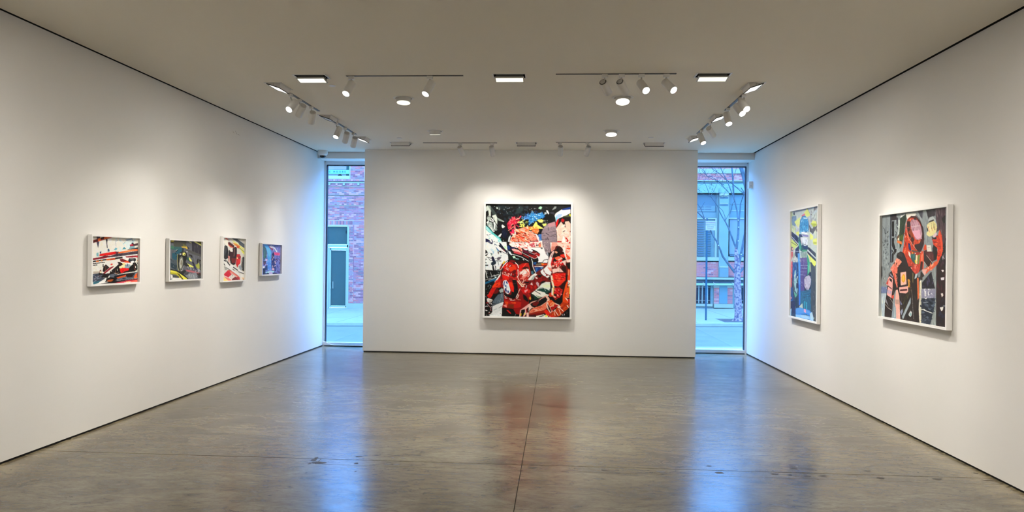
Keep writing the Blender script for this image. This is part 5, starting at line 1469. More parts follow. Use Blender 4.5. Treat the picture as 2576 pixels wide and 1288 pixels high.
ARTS['p7'] = ('', '''
@ 2200 510 7.575
8a9496 90,235 1360,80 1350,1288 70,1288
D 90 90 1 96a0a2 7e888c a4aeb0 8c969a 727c82 a=90 | 150,240 600,200 500,1100 140,1288
1c1c1c 85,245 150,240 140,1288 75,1288
3a3836 110,245 150,240 140,1288 95,1288
D 34 44 2 2c3034 3c4448 50585c 6c767c | 150,400 290,560 290,760 150,1060
D 20 26 21 30383c 48525a 20262a | 160,660 270,660 270,1080 160,1080
L 8 2c3238 225,270 220,720
L 6 343a40 245,260 250,680
30343c 300,230 325,230 320,1140 295,1140
L 8 5c7ca8 290,500 290,770
L 6 5c7ca8 320,520 320,1100
30282c 325,230 420,220 420,330 325,340
1a1c20 330,360 375,355 375,650 330,640
1c1c20 330,680 380,660 370,760 400,860 360,900 330,820
1c1c20 325,890 355,920 330,960
24201f 330,980 370,920 360,1120 325,1150
24201f 375,860 440,900 400,960 370,1000
3c3c44 420,280 450,290 440,520 420,480
2c3440 400,540 420,560 415,700 400,650
D 26 40 4 a4b0b2 b4c0c0 8c9a9c | 380,360 470,280 480,700 470,960 400,900 400,700
D 26 30 5 dce0e0 3c4448 8c9498 1c2024 a=85 | 150,1080 300,1100 300,1288 150,1288
eceade 590,215 780,200 800,240 740,270 620,310
dfe2dc 500,250 590,220 490,300 470,700 460,560
d0d8d0 455,330 480,330 470,900 460,760
2a3a2c 490,300 600,225 610,310 580,420 570,560 520,800 480,880 470,600
D 20 60 6 2c3c2c 344434 26301f 3c4c38 a=80 | 490,300 600,240 560,600 480,880
4a5c20 470,650 540,600 550,700 500,730
5c3c20 430,650 470,600 460,760 430,700
e0783c 430,720 520,740 520,800 430,760
f0dcc0 445,680 465,670 460,720 440,710
909a9c 800,200 980,140 1040,300 1090,560 1100,760 940,800 940,560 880,380
D 26 90 7 98a2a4 848e92 a4acae 7a848a a=88 | 820,200 1000,160 1090,760 940,760 930,520
4a4c58 820,160 920,150 910,310 880,280
302c30 975,130 1160,110 1160,240 1030,320
D 16 50 8 3c343c 2a2628 4c444c a=88 | 980,130 1160,115 1150,260 1040,300
4c3a42 1160,110 1350,80 1350,1288 1180,1288 1290,960 1240,520 1180,560
D 50 70 9 5c464e 3c2c34 70585c 4c3c40 2c2028 806c70 a=89 | 1180,100 1350,85 1350,760 1300,760 1230,520 1190,400
141014 1280,300 1345,240 1345,400 1290,360
140c10 1300,800 1350,740 1350,1288 1180,1288 1230,1100 1290,960
D 14 26 10 e8e4e8 c8c0c8 8c8088 | 1280,950 1340,960 1320,1180 1290,1140
D 20 60 102 2c1c24 1c1014 4c3440 | 1190,1080 1350,1080 1350,1288 1190,1288
b8c0c0 1020,340 1050,280 1110,260 1160,320 1190,420 1180,540 1150,600
241f20 1030,390 1045,350 1130,320 1130,345 1060,380
eadf9c 1000,420 1040,380 1130,350 1170,400 1190,470 1170,560 1120,620 1040,650 990,610 990,570 1030,540 1000,480
f4eab0 1010,430 1060,390 1080,500 1050,560 1010,500
L 9 7c7440 1040,400 1030,500
L 9 4c4828 1075,380 1085,500
L 9 4c4828 1115,370 1125,490
L 12 44402c 1145,400 1150,520
L 14 e06040 1020,460 1050,560
L 12 e06848 1090,480 1100,540
L 10 d85838 1135,460 1145,520
1c1c1c 995,460 1020,500 1020,550 1000,530
e8ccd4 1110,630 1170,570 1190,600 1160,660 1120,660
28161c 1085,650 1130,670 1170,650 1190,610 1205,640 1170,700 1100,690
d83c1c 1095,700 1180,700 1210,610 1240,510 1280,620 1300,800 1290,940 1240,1060 1190,1060 1200,880 1120,800
D 46 70 11 e84c24 c8381c a02c18 f05c30 8c2418 d04420 a=2 | 1095,700 1210,630 1240,530 1295,800 1290,940 1230,1060 1190,1040 1200,860
f05834 1210,600 1240,520 1290,740 1300,900 1270,1000 1260,760
e84018 1190,1060 1290,960 1230,1100 1190,1110
2c1c18 940,920 1000,900 1090,940 1180,860 1200,960 1180,1080 1090,1130 1090,1180 1000,1240 940,1110
5c2c2c 940,930 1000,920 1120,940 1130,1110 1080,1130
D 24 60 12 6c3838 4c2424 7c4848 3c1c1c a=85 | 950,930 1090,940 1180,880 1180,1060 1080,1120 960,1000
1f1414 1120,800 1190,860 1180,1080 1140,1050 1100,880
L 9 e8d8cc 990,1000 1090,1130
e0dcd0 990,810 1070,810 1085,930 1000,930
L 7 a8988c 1010,850 1050,850
L 7 a8988c 1030,850 1030,890
e05028 930,870 960,790 985,810 990,900 940,910
e86038 900,1288 1090,1180 1150,1120 1230,1110 1190,1180 1080,1288
f4a888 990,1260 1080,1180 1140,1140 1060,1288
D 10 50 122 f0784c d8441c f49c7c | 940,1270 1180,1120 1080,1288
L 8 f4e4d4 940,1120 1030,1250
c83c1c 560,800 580,560 600,400 640,300 700,255 780,265 850,340 910,480 940,640 940,780 900,900 880,1288 700,1288 600,1050 530,960
D 120 60 13 d84820 e85c2c 8c2c18 b83c1c f07040 6c2010 c84424 f08c60 | 540,880 570,560 620,330 700,300 720,700 900,840 860,1000 880,1180 700,1200 600,1050
3c1c18 700,255 790,260 860,340 930,480 945,640 940,790 900,900 870,960 800,900 880,700 900,600 880,420 800,300 700,290 640,340 610,440 600,560 620,360
281c20 620,380 660,340 690,400 680,470 620,470
b88c98 680,380 720,320 780,310 850,380 890,480 910,600 890,690 830,710 780,700 750,620 700,520
D 80 50 14 c89cac b08494 d4acb8 a07484 e0bcc8 8c6070 c090a0 a=65 | 700,340 800,320 900,540 890,680 800,700 720,540
e0a8bc 720,540 860,520 880,660 820,700 760,640
L 8 e8d8dc 700,460 860,440
241818 740,300 790,300 810,330 760,330
3c2018 620,480 660,480 720,620 760,700 740,800 680,700 640,600
8c4024 640,560 700,500 740,640 700,680
D 30 44 15 d8502c 241414 3c2018 e06c40 1c1414 8c3c24 | 640,600 760,700 900,720 920,860 820,910 720,820
2c1814 760,800 930,760 910,880 840,920 770,880
L 9 d8c8bc 620,570 660,700 740,820 800,900
L 8 b8b8b8 610,380 620,560
L 12 2c2c30 780,235 860,320 920,480 945,700
1c2c5c 640,770 680,780 700,900 680,930 650,880
2c4880 650,800 670,800 670,860
4c5048 700,900 800,920 880,940 870,960 720,940
a02c18 680,930 870,950 870,1000 690,970
e0a030 705,940 735,940 735,980 710,980
f0ece8 760,955 785,958 785,975 760,972
f0ece8 870,940 885,940 880,960
e8dcd0 645,920 680,960 690,1060 650,1000
2c5854 690,980 780,980 780,1180 720,1120 690,1050
D 24 44 16 2c6464 1c4444 4c7c74 3c8480 a=88 | 695,980 790,990 780,1160 700,1080
e8e4b8 790,1000 815,1000 810,1170 780,1160
d8c430 765,1090 800,1100 800,1160 770,1150
6c8040 820,1000 870,980 850,1160 820,1180
D 10 30 17 8c9c5c 4c5c30 b8b888 a=88 | 810,1000 870,990 850,1160
d84c2c 870,980 930,900 940,1050 930,1288 870,1288 880,1120
f08460 890,1000 920,960 910,1120 890,1110
3c2018 880,1120 920,1120 910,1288 860,1288
b83c24 600,1050 700,1120 800,1180 850,1200 840,1288 680,1288 620,1180
D 24 44 18 c84c34 8c241c e06c58 a83420 f08c7c | 600,1060 850,1200 850,1288 680,1288
231e1c 420,1000 440,960 500,930 560,960 600,1060 660,1240 680,1288 440,1288 430,1230 520,1120 420,1040
3a3634 430,990 500,940 540,990 520,1040
e88c74 310,1250 420,1060 480,1080 520,1130 440,1230 420,1288 300,1288
D 24 50 19 e8684c f0b4a4 c85038 f4d0c4 8c3424 2c1c18 a=-55 | 320,1240 430,1060 520,1120 430,1250
@ 2200 670 7.575
2a221e 280,130 400,20 700,0 880,80 950,180 860,260 880,500 840,900 860,1090 500,1030 490,960 400,440 350,620 340,840 320,1000 190,975 200,620 240,400
D 120 60 20 2c2420 3a302a 241c1a 443830 302824 4c4034 1c1614 | 460,60 900,200 860,1080 540,1040 480,560
D 16 70 203 3c3c1c 50502c 2c3018 a=-60 | 560,560 680,480 620,760 560,860
8c9494 150,120 300,80 240,300 220,340 110,350
D 24 36 21 dce0e0 2c3438 98a4a8 5c666c 1c2428 a=85 | 150,0 300,0 260,180 220,330 160,330
1c1c1c 80,0 150,0 150,180 110,350 85,340
6c7ca4 105,380 240,390 230,510 100,510
D 8 30 22 8c9cc0 586890 c8d0e4 | 110,390 235,400 225,500 105,500
b4c4cc 85,515 230,515 200,700 190,970 130,960 80,960
D 20 60 23 c4d4dc a4b8c4 d4e0e4 e4ead8 a=86 | 90,520 220,520 190,960 90,950
d8dccc 80,800 130,800 140,965 80,955
e8725c 310,40 360,0 430,0 440,60 430,140 400,130 440,380 430,420 370,200
D 24 50 24 f08468 d8543c e89c84 b83c28 | 310,30 430,0 440,140 430,400 370,180
f0a8a0 270,210 290,190 350,240 345,400 320,600 240,545 240,480 260,380 220,330
28201c 285,220 335,250 330,310 285,260
28201c 255,360 330,420 330,440 255,380
c0a4b8 245,440 325,470 320,530 240,510
D 8 24 25 8c84b0 a094b8 e8a8b0 | 245,440 325,470 320,530 240,510
8c8ca0 300,130 360,200 350,220 300,170
c84434 220,330 270,230 260,350
d04c34 320,560 370,540 370,610 330,610
L 7 d8d4c8 290,600 370,720
L 6 c8c4b8 340,440 370,560
8c8c94 200,660 260,740 270,760 230,640 215,600
L 8 e8dccc 200,715 260,790 330,835
8c9ca8 365,700 410,680 410,960 400,1010 345,990 330,900
a8b8bc 380,760 400,780 400,960 370,970
f0b4a4 410,450 440,440 470,560 480,720 490,1025 415,1020 410,800 390,720 400,560
L 5 a88078 420,640 465,635
c09888 400,630 470,630 465,720 400,720
D 8 30 255 f4c4b8 e4a090 | 415,740 485,740 485,1020 420,1015
7880a4 480,640 530,720 500,740
9ca4bc 490,860 530,800 540,860 510,930
8c9ca4 520,960 690,580 690,700 540,1010
a8b4b8 540,960 660,660 680,680 550,1000
efb8a4 495,120 600,100 610,340 500,365
e8a020 515,200 545,150 575,160 590,240 575,290 550,310 520,280
f0c040 530,200 550,165 570,200 570,260 545,290 530,260
L 8 2c201c 490,375 620,345
f0b0a4 470,400 640,375 640,480 600,515 480,505
3a1c20 487,440 620,430 625,460 487,475
L 5 7c3c40 495,460 615,447
c88c30 630,250 660,240 680,380 650,410
D 8 40 26 8c4c20 d8a040 b87430 | 630,240 680,260 680,400 640,400
d0d4d4 650,900 690,840 715,880 705,940 680,960 650,930
8cb8b8 665,900 695,880 705,930 680,945
L 7 cccac0 695,400 720,560 730,800 745,1000
L 8 2c201c 700,400 700,560
6c6440 720,120 740,120 740,320 720,300
c84030 690,20 820,0 860,40 840,140 780,150 720,80
D 14 40 27 d85848 f09888 a83024 | 690,20 850,0 840,130 760,140
b8c8cc 760,240 780,150 820,130 800,220
788088 810,140 880,80 870,200 830,210
e07040 810,220 840,220 850,600 820,640
c8a030 820,300 900,260 840,290
f0e8d0 860,280 900,260 870,400 860,640 880,1090 860,1090 840,820 850,600
dcd8bc 870,300 900,300 890,500 890,1100 870,1095
e8b0a4 900,60 1000,50 960,180 920,120
e86040 980,100 1100,0 1120,0 980,150
8c9694 890,270 1080,90 1100,90 1170,420 1170,1140 1060,1120 1110,860 1150,600 900,430
D 30 70 28 98a29e 808a8a a4aeac a=88 | 1100,40 1170,40 1170,1140 1080,1120 1150,600
24222a 905,310 1080,100 1150,420 905,425
D 20 60 29 343240 44405c 1c1a20 2c2c38 | 910,320 1080,110 1150,420 910,420
8c8ca4 890,430 1165,430 1155,600 890,600
D 40 34 30 b4b0b8 e8e8ec 6c6c84 9c9cb8 c8c4c4 | 895,435 1160,435 1155,595 895,595
e8e8e8 950,460 980,470 970,570 955,570
2c3440 890,610 1155,600 1130,800 1060,1120 890,1095
D 90 70 31 343e4c 1f2630 465262 2a3240 586678 3c4656 a=4 | 895,620 1150,610 1110,860 1060,1110 895,1090
L 22 c8ccc4 895,820 960,820
L 14 e0e0d8 940,830 1100,890
L 10 a0a8b0 930,690 1020,680
f0f0ec 940,600 1000,600 980,625
2a0c14 1175,0 1350,0 1345,1180 1170,1140
D 60 60 32 3c1420 1c0c10 4c1c28 2c0e18 140a0c a=88 | 1180,0 1350,0 1345,600 1180,560
D 34 50 33 14141c 2c3444 0c0c10 3c4454 1c1c28 | 1220,640 1345,620 1345,1170 1180,1130
e8e4e4 1265,70 1310,65 1320,90 1295,110
e8e4e8 1260,215 1330,205 1320,260 1265,265
e8e0d8 1260,515 1300,510 1310,550 1280,590
f0ece4 1240,780 1310,765 1300,830 1270,850
8c98a0 1300,740 1345,740 1345,765 1310,760
1f1c1e 75,0 90,0 70,960 60,960
''', '8a9496')
# ============================================================ framed paintings
def s2l(c): return np.where(c <= .04045, c/12.92, ((c+.055)/1.055)**2.4)
def homog(src):
    # maps the four inner corners (TL, TR, BR, BL) to the unit square (0,0),(1,0),(1,1),(0,1)
    A = []; bb = []
    for (x, y), (u, v) in zip(src, ((0, 0), (1, 0), (1, 1), (0, 1))):
        A += [[x, y, 1, 0, 0, 0, -u*x, -u*y], [0, 0, 0, x, y, 1, -v*x, -v*y]]; bb += [u, v]
    return np.append(np.linalg.solve(np.array(A, float), np.array(bb, float)), 1).reshape(3, 3)
def inside(poly, X, Y):
    r = np.zeros(X.shape, bool); n = len(poly)
    for i in range(n):
        x0, y0 = poly[i]; x1, y1 = poly[(i+1) % n]
        if y0 == y1: continue
        r ^= ((y0 > Y) != (y1 > Y)) & (X < (x1-x0)*(Y-y0)/(y1-y0)+x0)
    return r
def paint(art, nu, nv, aspect, corners):
    """art: list of (corners, text). Text lines: '@ox oy s' sets the sketch frame; 'rrggbb x,y ...' a patch;
    'L w rrggbb x,y ...' a stroke; 'D n size seed c1 c2 ... | x,y ...' n shards scattered in a region (optional angle a=deg)."""
    _, txt, base = art
    Hm = homog(corners)
    SSU, SSV = nu*2, nv*2
    img = np.zeros((SSV, SSU, 3)); img[:] = [int(base[i:i+2], 16)/255 for i in (0, 2, 4)]
    uu = (np.arange(SSU)+.5)/SSU*aspect; vv = (np.arange(SSV)+.5)/SSV
    def tr(p, o):
        x = o[0]+p[0]/o[2]; y = o[1]+p[1]/o[2]
        q = Hm @ np.array([x, y, 1.0]); return (q[0]/q[2]*aspect, q[1]/q[2])
    def fill(poly, col):
        a = np.array(poly); x0, y0 = a.min(0); x1, y1 = a.max(0)
        i0, i1 = np.searchsorted(uu, [x0, x1]); j0, j1 = np.searchsorted(vv, [y0, y1])
        if i0 >= i1 or j0 >= j1: return
        X, Y = np.meshgrid(uu[i0:i1], vv[j0:j1]); m = inside(poly, X, Y)
        img[j0:j1, i0:i1][m] = col
    def hx(s): return [int(s[i:i+2], 16)/255 for i in (0, 2, 4)]
    o = (0, 0, 1)
    for ln in txt.strip().splitlines():
        t = ln.split()
        if not t or t[0].startswith('#'): continue
        if t[0] == '@': o = tuple(float(q) for q in t[1:4]); continue
        pts = lambda tt: [tr([float(v) for v in q.split(',')], o) for q in tt]
        if t[0] == 'L':
            P_ = pts(t[3:]); wd = float(t[1])/o[2]/SIZE_PX; col = hx(t[2])
            for (ax, ay), (bx_, by) in zip(P_, P_[1:]):
                dx, dy = bx_-ax, by-ay; l = math.hypot(dx, dy) or 1; nx, ny = -dy/l*wd/2, dx/l*wd/2; ex, ey = dx/l*wd*.3, dy/l*wd*.3
                fill([(ax+nx-ex, ay+ny-ey), (bx_+nx+ex, by+ny+ey), (bx_-nx+ex, by-ny+ey), (ax-nx-ex, ay-ny-ey)], col)
        elif t[0] == 'D':
            k = t.index('|'); n, sz, seed = int(t[1]), float(t[2])/o[2]/SIZE_PX, int(t[3]); ang = None; cols = []
            for q in t[4:k]:
                if q.startswith('a='): ang = math.radians(float(q[2:]))
                else: cols.append(hx(q))
            R_ = random.Random(seed); reg = pts(t[k+1:]); a = np.array(reg); x0, y0 = a.min(0); x1, y1 = a.max(0); c = 0; tries = 0
            while c < n and tries < n*30:
                tries += 1; x, y = R_.uniform(x0, x1), R_.uniform(y0, y1)
                if not inside(reg, np.array([x]), np.array([y]))[0]: continue
                c += 1; th = (ang if ang is not None else R_.uniform(0, math.pi))+R_.gauss(0, .18); s_ = sz*R_.uniform(.5, 1.4); e_ = R_.uniform(.22, .6) if ang is None else R_.uniform(.12, .35)
                m_ = R_.choice((3, 4, 4, 5)); poly = []
                for q in range(m_):
                    f_ = 2*math.pi*q/m_+R_.uniform(-.4, .4); lx, ly = s_*math.cos(f_), s_*e_*math.sin(f_)
                    poly.append((x+lx*math.cos(th)-ly*math.sin(th), y+lx*math.sin(th)+ly*math.cos(th)))
                fill(poly, R_.choice(cols))
        else: fill(pts(t[1:]), hx(t[0]))
    img = img.reshape(nv, 2, nu, 2, 3).mean((1, 3))
    rs = np.random.RandomState(3); img = np.clip(img*(1+rs.uniform(-.045, .045, (nv, nu, 1)))+rs.uniform(-.012, .012, (nv, nu, 1)), 0, 1)
    return s2l(img)
def to_px(p):
    d = Vector(p)-CAM; z = d.dot(AF)
    return (CX+F_PX*d.dot(AR)/z, CY-F_PX*d.dot(AU)/z)
def canvas_mat():
    m = bpy.data.materials.new('oil_paint'); m.use_nodes = True; nt = m.node_tree; b = nt.nodes['Principled BSDF']
    a = nt.nodes.new('ShaderNodeAttribute'); a.attribute_name = 'paint'; nt.links.new(a.outputs['Color'], b.inputs['Base Color']); b.inputs['Roughness'].default_value = .55; b.inputs['Specular IOR Level'].default_value = .25
    return m
M_ART = canvas_mat()
# wall: 'L' x = XL, 'R' x = XR, 'F' y = YP; extent along the wall a0..a1 (as seen left to right), z0..z1
def picture(wall, a0, a1, z0, z1, rail, depth, art, res, label, group=None):
    def P(a, d, z):
        if wall == 'L': return Vector((XL+d, a, z))
        if wall == 'R': return Vector((XR-d, a, z))
        return Vector((a, YP-d, z))
    t = empty('framed_painting', P((a0+a1)/2, 0, z0), label, 'painting', group)
    g = .006                               # hangs a few millimetres off the wall
    bm = bmesh.new()
    sgn = 1 if a1 > a0 else -1
    o_ = [(a0, z0), (a1, z0), (a1, z1), (a0, z1)]; i_ = [(a0+sgn*rail, z0+rail), (a1-sgn*rail, z0+rail), (a1-sgn*rail, z1-rail), (a0+sgn*rail, z1-rail)]
    ring = lambda q, d: [bm.verts.new(P(a, d, z)) for a, z in q]
    ob, of, jf, jb = ring(o_, g), ring(o_, depth), ring(i_, depth), ring(i_, g)
    for r0, r1 in ((ob, of), (of, jf), (jf, jb), (jb, ob)):
        for k in range(4): bm.faces.new((r0[k], r0[(k+1) % 4], r1[(k+1) % 4], r1[k]))
    bmesh.ops.recalc_face_normals(bm, faces=bm.faces)
    build('frame', bm, M_FRAME, t)
    ia0, ia1, iz0, iz1 = i_[0][0], i_[1][0], i_[0][1], i_[2][1]
    dc = depth-.022
    # backing board
    bm = bmesh.new(); q0 = [bm.verts.new(P(a, g+.002, z)) for a, z in i_]; q1 = [bm.verts.new(P(a, dc-.002, z)) for a, z in i_]
    bm.faces.new(q0); bm.faces.new(q1[::-1]); [bm.faces.new((q0[k], q1[k], q1[(k+1) % 4], q0[(k+1) % 4])) for k in range(4)]
    bmesh.ops.recalc_face_normals(bm, faces=bm.faces); build('backing_board', bm, M_FRAME, t)
    # painted sheet
    nu, nv = res
    col = paint(art, nu, nv, abs(ia1-ia0)/(iz1-iz0), [to_px(P(a, dc, z)) for a, z in ((ia0, iz1), (ia1, iz1), (ia1, iz0), (ia0, iz0))]) if art else np.full((nv, nu, 3), .3)
    A_ = np.linspace(ia0, ia1, nu); Z_ = np.linspace(iz1, iz0, nv)
    verts = [tuple(P(a, dc, z)) for z in Z_ for a in A_]
    faces = [(j*nu+i, (j+1)*nu+i, (j+1)*nu+i+1, j*nu+i+1) for j in range(nv-1) for i in range(nu-1)]
    me = bpy.data.meshes.new('painted_sheet'); me.from_pydata(verts, [], faces)
    at = me.color_attributes.new('paint', 'FLOAT_COLOR', 'POINT')
    c4 = np.ones((nu*nv, 4), np.float32); c4[:, :3] = np.clip(col.reshape(-1, 3)*ART_GAIN-.012, .002, .93); at.data.foreach_set('color', c4.ravel())
    link('painted_sheet', me, t, M_ART)
    bm = bmesh.new(); bm.faces.new([bm.verts.new(P(a, depth-.008, z)) for a, z in (i_ if wall != 'R' else i_)])
    build('picture_glass', bm, M_GLAZE, t)
    return t
ART_GAIN = 1.12
SIZE_PX = 100
def pic(h_px, *a, **k):
    global SIZE_PX, ART_GAIN
    ART_GAIN = 1.12 if a[0] == 'F' else 1.28 if a[0] == 'L' else 1.04
    SIZE_PX = h_px; return picture(*a, **k)
ARTS = globals().get('ARTS', {})
GRP = 'small racing paintings on the left wall'
pic(282, 'F', -1.19, .233, .592, 2.456, .028, .05, ARTS.get('main'), (214, 284), 'large white-framed painting of a helmeted driver in red, on the front partition')
pic(122, 'L', 6.062, 6.806, 1.268, 1.716, .016, .044, ARTS.get('p1'), (200, 120), 'small white-framed painting of a red racing car under white panels, nearest on the left wall', GRP)
pic(98, 'L', 7.322, 8.057, 1.268, 1.716, .016, .044, ARTS.get('p2'), (180, 104), 'small white-framed painting of a dark green and yellow racing car on grey, left wall', GRP)
pic(110, 'L', 8.54, 9.20, 1.224, 1.777, .016, .044, ARTS.get('p3'), (140, 112), 'small upright white-framed painting of a red car on a slanting track, left wall', GRP)
pic(78, 'L', 9.70, 10.43, 1.275, 1.724, .016, .044, ARTS.get('p4'), (130, 84), 'small white-framed blue and violet painting, farthest on the left wall', GRP)
pic(280, 'R', 10.10, 9.015, .805, 2.250, .022, .046, ARTS.get('p6'), (160, 270), 'tall white-framed painting of a teal-blue figure, farther one on the right wall')
pic(290, 'R', 7.334, 6.072, 1.016, 2.028, .020, .05, ARTS.get('p7'), (300, 270), 'white-framed painting of a driver raising a gloved hand, nearer on the right wall')
_mat0 = mat
def mat(*a, **k):                  # outdoor surfaces: gloss cut so the strong sky does not wash them out
    k.setdefault('spec', 0.04); return _mat0(*a, **k)
# ============================================================ the street outside
YF = 30.0
def fp(px, py, y=YF): return hit(1, y, px, py)
M_ROAD = mat('asphalt', (0.156, 0.139, 0.112), .85, noise=(1.5, .08))
M_WALK = mat('sidewalk_concrete', (0.259, 0.219, 0.153), .8, noise=(2.5, .06))
M_CURB = mat('curb_granite', (0.304, 0.254, 0.183), .7, noise=(8, .08))
M_LINE = mat('road_marking_white', (0.413, 0.347, 0.254), .7)
M_STONE = mat('painted_stone', (0.267, 0.229, 0.159), .8, noise=(3, .05))
M_PAINTB = mat('blue_grey_painted_stone', (0.131, 0.146, 0.125), .75, noise=(3, .05))
M_PAINTD = mat('dark_blue_grey_paint', (0.071, 0.086, 0.095), .7, noise=(3, .06))
M_MORTAR = mat('pale_mortar', (0.420, 0.226, 0.150), .9)
M_SHADOWGAP = mat('dark_part_and_ledge_shade', (0.017, 0.017, 0.017), .8)  # near-black for small dark parts and for painted shadows under ledges and plinth
M_GLD = mat('dark_shop_glass', (0.030, 0.051, 0.040), .3)
M_GLP = mat('pale_window_blind', (0.176, 0.168, 0.159), .4)
M_ALU = mat('light_aluminium', (0.267, 0.241, 0.176), .4)
M_BAR = mat('pale_iron_bar', (0.226, 0.219, 0.176), .5)
BR = [mat('brick_'+n, c, .9, noise=(25, .12)) for n, c in (('rose', (0.424, 0.098, 0.084)), ('mauve', (0.324, 0.098, 0.105)), ('plum', (0.219, 0.068, 0.075)),
      ('blue_grey', (0.259, 0.130, 0.125)), ('pale', (0.465, 0.169, 0.136)), ('slate', (0.195, 0.098, 0.094)))]
def obox(n, a, b, y0, y1, m, parent, **k):     # two pixel corners on the facade plane -> a box between depths y0..y1 (towards the viewer = smaller)
    p, q = fp(*a), fp(*b)
    return box(n, min(p.x, q.x), max(p.x, q.x), y0, y1, min(p.z, q.z), max(p.z, q.z), m, parent, **k)

def ground(name, y0, y1, off0, off1, x0, x1, thick, m, parent=None, nm=None):
    bm = bmesh.new(); v = []
    for x in (x0, x1):
        for y, of in ((y0, off0), (y1, off1)):
            v.append(bm.verts.new((x, y, zs(x)+of))); v.append(bm.verts.new((x, y, zs(x)+of-thick)))
    a0, b0, a1, b1, c0, d0, c1, d1 = v[0], v[1], v[2], v[3], v[4], v[5], v[6], v[7]
    for f in ((a0, c0, c1, a1), (b0, b1, d1, d0), (a0, b0, d0, c0), (a1, c1, d1, b1), (a0, a1, b1, b0), (c0, d0, d1, c1)): bm.faces.new(f)
    bmesh.ops.recalc_face_normals(bm, faces=bm.faces)
    return build(name, bm, m, parent)
YCURB = 23.2
struct(ground('road', 16.9, YCURB-.15, -.15, -.10, -60, 60, .2, M_ROAD), 'pale grey asphalt street outside the windows', 'road')
sw = struct(empty('sidewalk', (0, 26, -.5)), 'far concrete sidewalk in front of the brick buildings', 'sidewalk')
# sidewalk flags with real joints
xj = [-60, -20, -14.5, -11.6, -10.1, -8.6, -7.1, -5.6, -3.6, -1, 2, 4.4, 5.9, 7.4, 8.9, 11, 15, 20, 60]
yj = [YCURB+.02, 25.15, 27.6, YF+.2]
pit = (5.35, 7.5, 23.55, 24.9)
for i in range(len(xj)-1):
    for j in range(3):
        a, b, c_, d_ = xj[i]+.008, xj[i+1]-.008, yj[j]+.008, yj[j+1]-.008
        if j == 0 and xj[i] in (4.4, 5.9):      # round the tree pit
            if xj[i] == 4.4: ground('paving_flag', c_, d_, 0, 0, a, 5.3, .1, M_WALK, sw)
            ground('paving_flag', 24.95, d_, 0, 0, max(a, 5.3), b, .1, M_WALK, sw); ground('paving_flag', c_, 23.5, 0, 0, max(a, 5.3), b, .1, M_WALK, sw)
        else: ground('paving_flag', c_, d_, 0, 0, a, b, .1, M_WALK, sw)
ground('sidewalk_bed', YCURB, YF+.3, -.03, -.03, -60, 60, .2, M_CURB, sw)
M_SOIL = mat('tree_pit_soil', (0.095, 0.073, 0.064), .95, noise=(12, .35))
soil = ground('pit_soil', 23.5, 24.95, -.012, -.012, 5.3, 7.4, .05, M_SOIL, sw)
cb = struct(empty('curb', (0, YCURB, -.5)), 'granite curb along the far sidewalk', 'curb')
for i in range(-14, 14): ground('curb_stone', YCURB-.15, YCURB, 0, 0, i*2+.006, i*2+1.994, .4, M_CURB, cb)
M_GUT = mat('gutter_grime', (0.044, 0.050, 0.047), .9)
ground('gutter', YCURB-.26, YCURB-.15, -.094, -.094, -60, 60, .05, M_GUT, cb)
# litter of leaves in the gutter on the left
ns = struct(ground('sidewalk', 12.75, 16.7, 0, 0, -60, 60, .2, mat('bright_bounce_concrete', (0.500, 0.407, 0.280), .8, noise=(2.5, .06))), 'near sidewalk just outside the gallery windows', 'sidewalk')  # out of view; colour raised to bounce daylight up to the window soffit
struct(ground('curb', 16.7, 16.9, .01, .01, -60, 60, .3, M_CURB), 'near curb below the windows', 'curb')
bm = bmesh.new()
for (y0, y1, x0, x1) in ((18.35, 18.5, 1.2, 14), ):
    for x in (x0, x1): pass
    v = [bm.verts.new((x, y, zs(x)-.146)) for x, y in ((x0, y0), (x1, y0), (x1, y1), (x0, y1))]; bm.faces.new(v)
o = build('road_marking', bm, M_LINE); tag(o, 'long white line painted on the street seen through the right window', 'road marking', None, 'structure')

rb = random.Random(11)
BMESH = {}
def brick_mesh(L, Hh, m, dep=.03):
    key = (round(L, 3), round(Hh, 3), m.name)
    if key not in BMESH:
        bm = bmesh.new(); bx(bm, -L/2, L/2, -dep/2, dep/2, -Hh/2, Hh/2)
        me = bpy.data.meshes.new('brick'); bm.to_mesh(me); bm.free(); me.materials.append(m); BMESH[key] = me
    return BMESH[key]
NB = {}
def put_brick(parent, c, L, Hh, m):
    k = parent.name; NB[k] = NB.get(k, 0)
    if NB[k] < 298:
        o = bpy.data.objects.new('brick', brick_mesh(L, Hh, m)); COL.objects.link(o)
        o.parent = parent; o.matrix_parent_inverse = Matrix.Translation(parent.location).inverted(); o.location = c
    else:
        REST.setdefault(k, []).append((parent, c, L, Hh, BR.index(m)))
    NB[k] += 1
REST = {}
def brick_field(parent, a, b, y, weights=(3, 4, 3, 3, 3, 2), course=.0672, L=.203, j=.010, bond='stretch', skip=()):
    p, q = fp(*a), fp(*b); x0, x1 = sorted((p.x, q.x)); z0, z1 = sorted((p.z, q.z))
    n = max(1, round((z1-z0)/course)); ch = (z1-z0)/n
    items = []
    for r in range(n):
        z = z1-(r+.5)*ch
        x = x0-(L/2 if r % 2 else 0); hd = bond == 'mixed' and r % 6 == 5
        l = L/2 if hd else L
        while x < x1-.01:
            a_, b_ = max(x, x0), min(x+l, x1)
            if b_-a_ > .035:
                c = Vector(((a_+b_)/2, y, z))
                if not any(s[0] < c.x < s[1] and s[2] < c.z < s[3] for s in skip):
                    items.append((c, b_-a_-j, ch-j*1.1, rb.choices(BR, weights)[0]))
            x += l
    for c, l, h_, m in items: put_brick(parent, c+Vector((0, rb.uniform(-.003, .003), 0)), l, h_, m)
